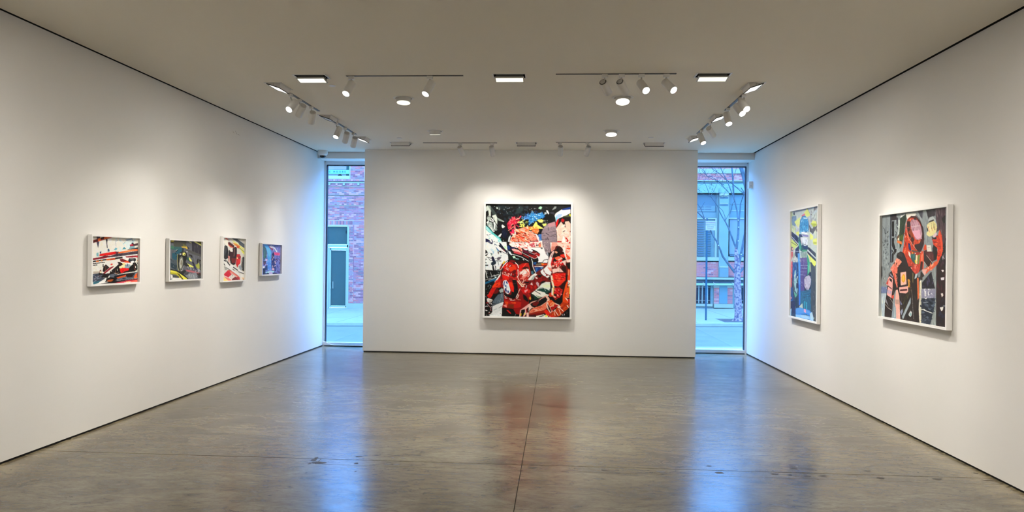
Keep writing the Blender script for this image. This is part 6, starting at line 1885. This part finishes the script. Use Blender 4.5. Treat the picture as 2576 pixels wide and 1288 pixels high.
def soldier(parent, a, b, y, wd=.068, weights=(3, 4, 2, 3, 3, 2)):
    p, q = fp(*a), fp(*b); x0, x1 = sorted((p.x, q.x)); z0, z1 = sorted((p.z, q.z)); n = round((x1-x0)/wd)
    for i in range(n):
        put_brick(parent, Vector((x0+(i+.5)*(x1-x0)/n, y, (z0+z1)/2)), (x1-x0)/n-.010, z1-z0-.01, rb.choices(BR, weights)[0])

def brick_proc(name):                 # masonry that the windows do not show
    m = bpy.data.materials.new(name); m.use_nodes = True; nt = m.node_tree; b = nt.nodes['Principled BSDF']
    tc = nt.nodes.new('ShaderNodeTexCoord'); mp = nt.nodes.new('ShaderNodeMapping'); mp.inputs['Rotation'].default_value = (math.pi/2, 0, 0)
    t = nt.nodes.new('ShaderNodeTexBrick'); t.inputs['Color1'].default_value = (.25, .085, .085, 1); t.inputs['Color2'].default_value = (.17, .065, .085, 1)
    t.inputs['Mortar'].default_value = (.38, .18, .14, 1); t.inputs['Scale'].default_value = 1; t.inputs['Brick Width'].default_value = .21
    t.inputs['Row Height'].default_value = .0672; t.inputs['Mortar Size'].default_value = .006
    nt.links.new(tc.outputs['Object'], mp.inputs[0]); nt.links.new(mp.outputs[0], t.inputs['Vector']); nt.links.new(t.outputs['Color'], b.inputs['Base Color'])
    b.inputs['Roughness'].default_value = .9; return m
M_BP = brick_proc('distant_brickwork')

# ---- left building: brick with glass door
A = struct(empty('brick_building', (-8.9, YF, -.6)), None, None)
tag(A, 'mottled purple-red brick building with a glass shop door, seen in the left window', 'building'); A['kind'] = 'thing'
box('wall', -60, fp(818, 500).x-.05, YF, YF+.3, -1.2, 8.2, M_BP, A)
box('wall', fp(920, 500).x, -1.0, YF, YF+.3, -1.2, 8.2, M_BP, A)
xl0 = fp(818, 500).x-.05; xl1 = fp(920, 500).x
zT = fp(820, 420).z
# mortar backing round the openings
box('mortar_wall', xl0, xl1, YF-.009, YF+.3, fp(860, 567).z, fp(860, 450).z, M_MORTAR, A)
box('mortar_wall', fp(875.5, 600).x, xl1, YF-.009, YF+.3, fp(895, 763).z, fp(860, 567).z, M_MORTAR, A)
box('mortar_wall', fp(881, 430).x, xl1, YF-.009, YF+.3, fp(860, 450).z, 8.2, M_MORTAR, A)
box('upper_wall', xl0, fp(881, 430).x, YF+.05, YF+.3, fp(850, 400).z, 8.2, M_BP, A)
brick_field(A, (882, 405), (916, 450), YF)
soldier(A, (818.5, 450.5), (916, 455.5), YF)
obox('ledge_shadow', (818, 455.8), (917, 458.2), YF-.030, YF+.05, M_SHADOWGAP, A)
obox('cornice_course', (818, 458.3), (917, 461), YF-.035, YF+.05, M_STONE, A)
brick_field(A, (818, 461), (917, 469), YF, (2, 4, 3, 2, 2, 2))
for i in range(6):                     # dentils under the ledge
    x = 827+i*18.2
    obox('dentil', (x, 461.3), (x+5, 465.5), YF-.055, YF, M_STONE if i % 2 == 0 else BR[4], A)
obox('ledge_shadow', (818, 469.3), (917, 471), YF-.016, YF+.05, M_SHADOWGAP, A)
brick_field(A, (818, 471), (917, 490.5), YF, bond='mixed')
obox('dark_line', (818, 490.8), (917, 492.6), YF-.016, YF+.05, M_SHADOWGAP, A)  # thin dark strip set across the brick courses
brick_field(A, (818, 492.6), (917, 516.5), YF, bond='mixed')
obox('dark_line', (818, 516.8), (917, 518.4), YF-.016, YF+.05, M_SHADOWGAP, A)
brick_field(A, (818, 518.4), (917, 554.5), YF, bond='mixed')
soldier(A, (818, 555), (891, 565.5), YF)
brick_field(A, (891, 555), (917, 565.5), YF)
brick_field(A, (876, 566), (887.5, 762.5), YF)
for i in range(5): obox('brick', (888, 566+i*39.5), (890.5, 566+i*39.5+38.6), YF-.012, YF+.03, BR[(1, 4, 2, 3, 0)[i]], A)
brick_field(A, (891, 566), (917, 762.5), YF)
obox('stone_base', (876, 763), (917, 783), YF-.04, YF+.3, M_STONE, A)
# shop sign window above
obox('wide_sign_frame', (817, 412), (880.5, 450), YF+.04, YF+.10, M_ALU, A)
obox('pale_panel', (818, 405), (840, 426.5), YF+.02, YF+.05, mat('beige_panel', (0.259, 0.172, 0.135), .7), A)
obox('pale_panel', (840, 405), (871, 426.5), YF+.015, YF+.05, mat('mauve_panel', (0.243, 0.163, 0.149), .7), A)
obox('dark_pane', (871, 405), (878.5, 441.5), YF+.02, YF+.05, M_GLD, A)
obox('pale_panel', (818, 437), (871, 442), YF+.02, YF+.05, mat('grey_panel', (0.197, 0.166, 0.136), .7), A)
sb = obox('sign_band', (818, 427), (878.5, 437.6), YF-.02, YF+.03, mat('pale_green_sign', (0.156, 0.285, 0.186), .6), A)
obox('sign_band', (818, 442), (878.8, 449.8), YF-.015, YF+.03, mat('pale_sign_base', (0.369, 0.347, 0.240), .6), A)
obox('mullion', (879, 405), (881.2, 450), YF-.01, YF+.05, M_ALU, A)
bm = bmesh.new()
q = [fp(849, 441.8), fp(861, 441.8), fp(857, 438.5), fp(852.5, 438.5)]
a = [bm.verts.new(Vector((v.x, YF+.012, v.z))) for v in q]; b = [bm.verts.new(Vector((v.x, YF+.03, v.z))) for v in q]
bm.faces.new(a); bm.faces.new(b[::-1]); [bm.faces.new((a[i], b[i], b[(i+1) % 4], a[(i+1) % 4])) for i in range(4)]
bmesh.ops.recalc_face_normals(bm, faces=bm.faces); build('dark_lamp_shade', bm, M_SHADOWGAP, A)
def text_mesh(name, s, size, loc, m, parent, spacing=1.0, ext=.003):
    cu = bpy.data.curves.new(name, 'FONT'); cu.body = s; cu.size = size; cu.extrude = ext; cu.space_character = spacing; cu.align_x = 'CENTER'; cu.align_y = 'CENTER'
    ob = bpy.data.objects.new(name, cu); COL.objects.link(ob)
    ob.rotation_euler = (math.pi/2, 0, 0); ob.location = loc
    bpy.context.view_layer.update()
    me = bpy.data.meshes.new_from_object(ob.evaluated_get(bpy.context.evaluated_depsgraph_get())); me.transform(ob.matrix_world)
    bpy.data.objects.remove(ob); return link(name, me, parent, m)
p = fp(848.5, 432.3, YF-.025)
text_mesh('sign_lettering', 'C MOORE', .105, p, mat('teal_lettering', (0.012, 0.108, 0.095), .6), sb, 1.75)
# transom and door
dr = tag(obox('door', (819.5, 566.5), (876, 569), YF-.03, YF+.08, M_ALU, A))
obox('door_frame', (812, 569), (819.6, 776), YF-.03, YF+.2, M_ALU, A)
obox('transom_pane', (819.6, 569), (875, 615), YF+.06, YF+.09, M_GLD, dr)
obox('door_frame', (819.6, 615), (876, 622), YF-.02, YF+.12, M_ALU, dr)
obox('door_frame', (819.6, 622), (826, 776), YF-.02, YF+.12, M_ALU, dr)
obox('door_frame', (874, 569), (876.2, 776), YF-.02, YF+.12, M_ALU, dr)
for a_, b_ in (((826.8, 623.5), (831, 774)), ((870.5, 623.5), (873.6, 774)), ((831, 623.5), (870.5, 629.5)), ((831, 769.5), (870.5, 774))):
    obox('door_stile', a_, b_, YF+.0, YF+.10, M_ALU, dr)
obox('door_pane', (831, 629.5), (870.5, 769.5), YF+.05, YF+.08, M_GLD, dr)
bm = bmesh.new()
for px in (832, 837.5):
    y_ = YF-.09 if px < 835 else YF+.02
    tube(bm, [fp(px, 708, YF+.02), fp(px, 708, y_), fp(px, 725.5, y_), fp(px, 725.5, YF+.02)], [.018]*4, 8)
build('door_handle', bm, M_STONE, dr)
# the shop interior seen dimly through the door: floor strip and back wall boxes
obox('camera_box', (869, 580), (874.5, 587), YF+.04, YF+.058, M_SHADOWGAP, dr)

# ---- right building
B = empty('painted_stone_building', (6.7, YF, -.4), 'pale blue-grey painted stone and brick building with louvred window, seen in the right window', 'building')
box('wall', -1.0, fp(1750, 500).x, YF, YF+.3, -1.2, 8.2, M_BP, B)
box('wall', fp(1892, 500).x, 60, YF, YF+.3, -1.2, 8.2, M_BP, B)
xr0, xr1 = fp(1750, 500).x, fp(1892, 500).x
box('backing_wall', xr0, xr1, YF+.14, YF+.4, -1.2, 8.2, M_PAINTB, B)
box('mortar_wall', xr0, xr1, YF-.009, YF+.14, fp(1800, 456).z, 8.2, M_MORTAR, B)
WB = (7, 2, 1, 0, 4, 0)
brick_field(B, (1750, 408), (1892, 424.5), YF, WB, course=.068)
obox('stone_band', (1750, 425), (1892, 436.5), YF-.06, YF+.05, M_STONE, B)
brick_field(B, (1750, 437), (1892, 454), YF, WB, course=.068)
obox('cornice', (1750, 454), (1892, 457.5), YF-.12, YF+.14, M_STONE, B)
obox('cornice', (1750, 458.4), (1892, 463), YF-.05, YF+.14, M_PAINTB, B)
obox('entablature', (1750, 463), (1892, 486.5), YF-.09, YF+.14, mat('cyan_grey_stone', (0.181, 0.212, 0.159), .8, noise=(3, .06)), B)
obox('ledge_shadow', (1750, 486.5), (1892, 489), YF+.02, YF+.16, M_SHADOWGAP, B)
# pilaster with moulded capital
obox('pilaster', (1809.5, 486.5), (1830.5, 697), YF-.06, YF+.14, mat('pilaster_stone', (0.165, 0.182, 0.149), .8, noise=(3, .05)), B)
for a_, b_, d_, m_ in (((1808.5, 487), (1831.5, 493), .14, M_STONE), ((1809.5, 493.5), (1831, 495.5), .10, M_STONE), ((1810, 496.5), (1830.5, 499.5), .08, M_PAINTD),
                       ((1810, 511), (1830.5, 513), .09, M_STONE), ((1810, 515), (1830.5, 517.5), .075, M_PAINTD), ((1809.5, 669), (1830.5, 673.5), .085, M_STONE), ((1809, 674), (1831, 697), .10, M_PAINTB)):
    obox('capital_moulding', a_, b_, YF-d_, YF-.05, m_, B)
for x in (1803.5, 1831): obox('reveal_strip', (x, 489), (x+5, 656), YF+.05, YF+.14, M_PAINTB, B)
# left bay
obox('upper_panel', (1750, 489), (1804, 548), YF+.10, YF+.14, mat('slate_blue_panel', (0.087, 0.108, 0.112), .75), B)
g = obox('vent_grille', (1750, 517), (1800, 532), YF+.075, YF+.10, M_PAINTB, B)
for r_, yy in enumerate((519, 525.2)):
    for x in (1757, 1774.8): obox('vent_slot', (x, yy), (x+15.5, yy+2.4), YF+.068, YF+.08, M_PAINTD, g)
obox('spandrel', (1750, 534), (1804, 547), YF+.08, YF+.13, M_PAINTB, B)
wn = obox('window', (1750, 547.5), (1803.5, 551), YF+.02, YF+.14, M_STONE, B)
obox('window_frame', (1799.5, 551), (1803.5, 647), YF+.03, YF+.14, M_STONE, wn)
obox('window_pane', (1750, 551), (1799.5, 647), YF+.09, YF+.10, M_PAINTB, wn)
for i in range(15):
    y_ = 556+i*6.05
    for x0_, x1_ in ((1755.5, 1771.5), (1776.5, 1789)):
        obox('louvre_slat', (x0_, y_), (x1_, y_+3.1), YF+.04, YF+.09, M_PAINTD, wn)
# right bay
obox('upper_panel', (1835, 489), (1892, 548), YF+.10, YF+.14, mat('blue_panel', (0.112, 0.146, 0.149), .75), B)
obox('panel_rail', (1835, 512), (1892, 514), YF+.085, YF+.11, M_PAINTB, B); obox('panel_rail', (1835, 529), (1892, 531), YF+.085, YF+.11, M_STONE, B)
wn = obox('window', (1833, 547.5), (1892, 551), YF+.02, YF+.14, M_STONE, B)
obox('window_frame', (1833, 551), (1834.8, 644), YF+.05, YF+.14, M_PAINTD, wn)
obox('window_pane', (1834.8, 551), (1892, 640), YF+.09, YF+.10, M_GLP, wn)
obox('window_frame', (1833, 640), (1892, 645), YF+.05, YF+.14, M_PAINTD, wn)
for x0_, x1_ in ((1750, 1807.5), (1831, 1892)):
    obox('stone_sill', (x0_, 646.5), (x1_, 656.5), YF-.08, YF+.14, M_STONE, B)
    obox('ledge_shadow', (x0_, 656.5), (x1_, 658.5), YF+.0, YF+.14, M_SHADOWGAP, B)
    obox('mortar_wall', (x0_, 658.5), (x1_, 697), YF-.009, YF+.14, M_MORTAR, B)
    brick_field(B, (x0_, 658.5), (x1_, 697), YF, (7, 1, 1, 0, 1, 0), course=.068)
obox('band_course', (1750, 697), (1892, 704.5), YF-.10, YF+.14, M_STONE, B)
obox('dark_lip', (1750, 704.8), (1892, 706.3), YF-.12, YF+.14, M_PAINTD, B)
obox('lintel', (1750, 706.5), (1892, 713), YF+.0, YF+.14, M_PAINTD, B)
bm = bmesh.new(); a_, b_ = fp(1750, 715.6, YF-.2), fp(1892, 716.4, YF-.2); tube(bm, [a_, b_], [.05, .05], 12)
pr = build('pipe_rail', bm, mat('pale_green_pipe', (0.238, 0.264, 0.166), .5), B)
for x in (1771, 1797.5, 1844):
    bm = bmesh.new(); c = fp(x, 716, YF-.2); tube(bm, [c+Vector((-.03, 0, 0)), c+Vector((.05, 0, 0))], [.075, .055], 10); tube(bm, [c, Vector((c.x, YF+.1, c.z+.12))], [.02, .02], 6); build('bracket', bm, M_STONE, pr)
# basement windows with bars
for x0_, x1_, bars in ((1750, 1787, (1757.5, 1766, 1779.5)), (1865.5, 1892, (1870.5, 1876.5, 1884))):
    w_ = obox('basement_window', (x0_, 718), (x1_, 764), YF+.10, YF+.16, mat('basement_glass', (0.012, 0.024, 0.031), .2), B)
    for x in bars: obox('window_bar', (x, 719), (x+1.6, 763), YF+.02, YF+.045, M_BAR, w_)
    for y_ in (721.5, 755): obox('window_bar', (x0_, y_), (x1_, y_+1.6), YF+.025, YF+.05, M_BAR, w_)
    obox('basement_sill', (x0_-1, 764), (x1_+5, 771), YF-.06, YF+.16, M_STONE, B)
obox('jamb_stone', (1788, 716), (1795, 773), YF+.02, YF+.16, M_PAINTB, B); obox('jamb_stone', (1843, 716), (1865, 773), YF+.02, YF+.16, M_PAINTB, B)
obox('pier_panel', (1809.3, 719), (1829.5, 764), YF-.02, YF+.16, mat('pier_blue_paint', (0.105, 0.153, 0.146), .7), B)
for x0_, x1_ in ((1796, 1808.5), (1830, 1842.5)):
    obox('pier_cap', (x0_-1, 718), (x1_+.5, 724), YF-.03, YF+.14, M_STONE, B)
    obox('mortar_wall', (x0_, 724), (x1_, 764), YF-.014, YF+.14, M_MORTAR, B)
    brick_field(B, (x0_, 724), (x1_, 764), YF-.006, (6, 2, 1, 1, 2, 0), course=.07)
obox('plinth_block', (1795, 764), (1843.5, 775), YF-.12, YF+.16, M_STONE, B, bevel=.01)
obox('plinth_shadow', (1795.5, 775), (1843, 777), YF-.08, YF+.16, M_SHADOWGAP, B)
obox('wall_foot', (1750, 771), (1795, 779), YF-.0, YF+.16, M_PAINTB, B)
obox('wall_foot', (1843.5, 771), (1892, 779), YF-.0, YF+.16, M_PAINTB, B)
# bricks past the limit: one joined part each
for k, lst in REST.items():
    bm = bmesh.new(); mi = []
    for par, c, L_, h_, i in lst:
        n0 = len(bm.faces); bx(bm, c.x-L_/2, c.x+L_/2, c.y-.015, c.y+.015, c.z-h_/2, c.z+h_/2); mi += [i]*(len(bm.faces)-n0)
    me = bpy.data.meshes.new('brick_courses'); bm.to_mesh(me); bm.free()
    for m in BR: me.materials.append(m)
    for p_, i in zip(me.polygons, mi): p_.material_index = i
    o = link('brick_courses', me, lst[0][0]); o['kind'] = 'stuff'

# ---- street sign
c = hitg(1775.6, 805.5)
S = empty('street_sign', c, 'tall thin metal post with a white parking sign, left of the bare tree', 'street sign')
tp = hit(1, c.y, 1775, 549)
bm = bmesh.new(); bx(bm, c.x-.026, c.x+.026, c.y-.02, c.y+.02, c.z, tp.z)
build('post', bm, mat('sign_post_green', (0.022, 0.060, 0.081), .5), S)
a_, b_ = hit(1, c.y-.03, 1775.2, 555.5), hit(1, c.y-.03, 1799.8, 579.5)
pl = box('sign_plate', a_.x, b_.x, c.y-.035, c.y-.03, b_.z, a_.z, mat('sign_white', (0.345, 0.241, 0.186), .5), S)
cx_ = (a_.x+b_.x)/2; MR = mat('sign_red', (0.219, 0.060, 0.081), .6); MG = mat('sign_grey_blue', (0.087, 0.097, 0.112), .6)
for i, (s_, z_) in enumerate((('NO PARKING', .80), ('NIGHT THRU', .57), ('5AM 8AM', .36))):
    text_mesh('sign_lettering', s_, .052, Vector((cx_, c.y-.038, b_.z+(a_.z-b_.z)*z_)), MG if i else MR, pl, 1, .001)
box('sign_arrow', a_.x+.06, b_.x-.08, c.y-.038, c.y-.035, b_.z+.045, b_.z+.058, MR, pl)

# ---- bare tree
c0 = hitg(1858, 806)
T = empty('bare_tree', c0, 'bare mottled plane tree with forked trunk on the far sidewalk, in the right window', 'tree')
yt = c0.y
M_BARK = mat('mottled_bark', (0.189, 0.168, 0.135), .9)
nt = M_BARK.node_tree; tc = nt.nodes.new('ShaderNodeTexCoord'); n_ = nt.nodes.new('ShaderNodeTexNoise'); n_.inputs['Scale'].default_value = 15; n_.inputs['Detail'].default_value = 4
r_ = nt.nodes.new('ShaderNodeValToRGB'); r_.color_ramp.elements[0].position = .42; r_.color_ramp.elements[1].position = .56
r_.color_ramp.elements[0].color = (0.087, 0.057, 0.075, 1); r_.color_ramp.elements[1].color = (0.321, 0.174, 0.163, 1)
nt.links.new(tc.outputs['Object'], n_.inputs['Vector']); nt.links.new(n_.outputs[0], r_.inputs[0]); nt.links.new(r_.outputs[0], nt.nodes['Principled BSDF'].inputs['Base Color'])
M_TWIG = mat('dark_twig_bark', (0.044, 0.050, 0.058), .9)
M_LIMB = mat('limb_bark', (0.066, 0.073, 0.081), .9, noise=(8, .3))
kt = yt/F_PX
def limb(bm, pts, n=8):          # pts: (px, py, width px, depth offset)
    P_ = [hit(1, yt+(q[3] if len(q) > 3 else 0), q[0], q[1]) for q in pts]
    tube(bm, P_, [max(.004, q[2]*kt/2*(.85 if q[2] < 9 else 1)) for q in pts], n)
bm = bmesh.new()
limb(bm, [(1859, 807, 30), (1858.5, 803, 25), (1857.5, 796, 19), (1857, 786, 17), (1857, 765, 17.5), (1856, 740, 17), (1855.5, 715, 16.5), (1855, 695, 15.5), (1855, 682, 16), (1854.5, 672, 15), (1854, 660, 12), (1853, 645, 10.5), (1852, 634, 9), (1851.5, 622, 6)], 14)
for q in ([(1852, 800, 8), (1846, 805, 6), (1841, 808, 3)], [(1864, 800, 8), (1870, 805, 6), (1876, 807.5, 3)]): limb(bm, q)
build('trunk', bm, M_BARK, T, smooth=True)
bm = bmesh.new()
limb(bm, [(1851, 688, 8), (1842, 677, 7), (1829, 660, 6), (1818, 645, 5.5), (1812, 628, 5), (1802, 606, 4.6), (1792, 590, 4), (1787.5, 579, 3.6)])
limb(bm, [(1860, 686, 8), (1868, 677, 7), (1876, 671, 6.5), (1890, 664, 6)])
limb(bm, [(1858, 668, 8, .1), (1862, 650, 7.5, .2), (1868, 620, 7, .3), (1873, 592, 6.5, .4), (1877, 566, 6, .5), (1884, 530, 5.5, .6)])
limb(bm, [(1851, 645, 7), (1854, 615, 7), (1857, 590, 6.5), (1858, 560, 6), (1858, 552, 6)])
limb(bm, [(1852, 625, 5.5), (1846, 610, 5), (1838, 588, 4.5), (1832, 572, 4), (1826, 560, 3.4), (1815, 542, 3), (1808, 527, 2.8), (1805, 518, 2.2)])
limb(bm, [(1857, 556, 5), (1854, 530, 4.2), (1849, 508, 3.8), (1845, 495, 3.4), (1839, 480, 3), (1832, 462, 2.6), (1822, 442, 2.4), (1812, 420, 2.4), (1806, 405, 2.2)])
limb(bm, [(1859.5, 556, 4.4), (1861.5, 535, 4), (1862.5, 515, 3.6), (1868, 497, 3), (1872.5, 488, 2.8), (1870, 480, 2.2), (1864, 472, 2)])
limb(bm, [(1847, 500, 4, .2), (1845, 480, 5, .3), (1844, 455, 5, .4), (1842, 430, 4.5, .5), (1839, 405, 4, .6)])
build('branch', bm, M_LIMB, T, smooth=True)
bm = bmesh.new()   # leaning big limb at the top right
limb(bm, [(1881, 500, 7, .8), (1876, 470, 9, .9), (1871, 445, 9.5, 1), (1865, 425, 9.5, 1.1), (1858, 400, 9, 1.2)]); limb(bm, [(1879, 470, 4, .7), (1874, 445, 4, .7), (1868, 420, 3.6, .8), (1864, 402, 3.4, .9)])
build('branch', bm, M_LIMB, T, smooth=True)
tw = [[(1872, 488, 2.6), (1860, 478, 2.2), (1841, 461, 2.2), (1822, 449, 1.8), (1808, 435, 1.7), (1794, 427, 1.5), (1787, 418, 1.3)],
      [(1833, 484, 2.3), (1820, 470, 2), (1808, 456, 1.8), (1790, 445, 1.6), (1779, 443, 1.4), (1772, 436, 1.2), (1765, 428, 1)],
      [(1822, 466, 1.8), (1805, 456, 1.6), (1789, 449, 1.5), (1778, 443, 1.2)], [(1805, 518, 2), (1792, 500, 1.6), (1785, 490, 1.5), (1780, 476, 1.4), (1774, 462, 1), (1770, 452, .8)],
      [(1824, 556, 1.8), (1824, 545, 1.4), (1818, 530, 1.3), (1809, 521, 1.2)], [(1824, 556, 1.8), (1830, 545, 1.3), (1838, 530, 1.1), (1842, 515, 1)],
      [(1772, 551, 4), (1766, 545, 3.4), (1758, 537, 3), (1750, 530, 2.6)], [(1772, 550, 3), (1768, 538, 2.2), (1763, 525, 1.8), (1757, 516, 1.4), (1750, 508, 1)],
      [(1763, 525, 1.6), (1768, 516, 1.1), (1773, 508, .8)], [(1788, 492, 1.4), (1797, 478, 1.1), (1803, 464, .9)], [(1790, 497, 1.2), (1776, 490, 1), (1760, 486, .7)],
      [(1849, 505, 1.6), (1843, 512, 1.3), (1841, 525, 1.1), (1836, 540, 1)], [(1842, 455, 1.6), (1848, 440, 1.3), (1853, 420, 1.1)], [(1872, 488, 1.5), (1866, 478, 1.1), (1852, 470, 1), (1838, 470, .8), (1826, 472, .7)],
      [(1868, 492, 1.2), (1876, 478, 1), (1880, 470, .8)], [(1779, 443, 1.2), (1770, 444, 1), (1758, 440, .8)], [(1779, 443, 1.2), (1771, 430, 1), (1762, 422, .8), (1755, 418, .7)],
      [(1808, 456, 1.1), (1815, 446, .9), (1818, 432, .7)], [(1794, 427, 1), (1800, 416, .8), (1798, 405, .6)], [(1775, 462, 1), (1765, 456, .8), (1754, 455, .6)], [(1800, 508, 1), (1806, 490, .9), (1812, 472, .7)]]
bm = bmesh.new()
for i, q in enumerate(tw): limb(bm, [(a_[0], a_[1], a_[2], -.3+.1*(i % 5)) for a_ in q], 6)
build('twigs', bm, M_TWIG, T, smooth=True)
rt = random.Random(3); bm = bmesh.new()
for i in range(70):
    x, y = rt.uniform(1752, 1830), rt.uniform(418, 500); a_ = rt.uniform(.3, 2.6); L_ = rt.uniform(8, 20)
    limb(bm, [(x, y, .9, rt.uniform(-.8, 1.5)), (x+L_*.5*math.cos(a_)+rt.uniform(-2, 2), y-L_*.5*math.sin(a_), .7, .2), (x+L_*math.cos(a_), y-L_*math.sin(a_), .4, .3)], 4)
o = build('fine_twigs', bm, M_TWIG, T); o['kind'] = 'stuff'
for px, py, r_ in ((1807.6, 617.5, 2), (1857, 554, 1.8), (1858, 571.7, 2), (1857, 606, 1.7), (1874, 583, 1.8), (1864.5, 640, 2.2), (1852, 641, 1.6)):
    c = hit(1, yt-.1, px, py); bm = bmesh.new(); bmesh.ops.create_uvsphere(bm, u_segments=10, v_segments=8, radius=r_*kt*.72); bmesh.ops.translate(bm, verts=bm.verts, vec=c)
    build('pruning_scar', bm, M_LINE, T, smooth=True)
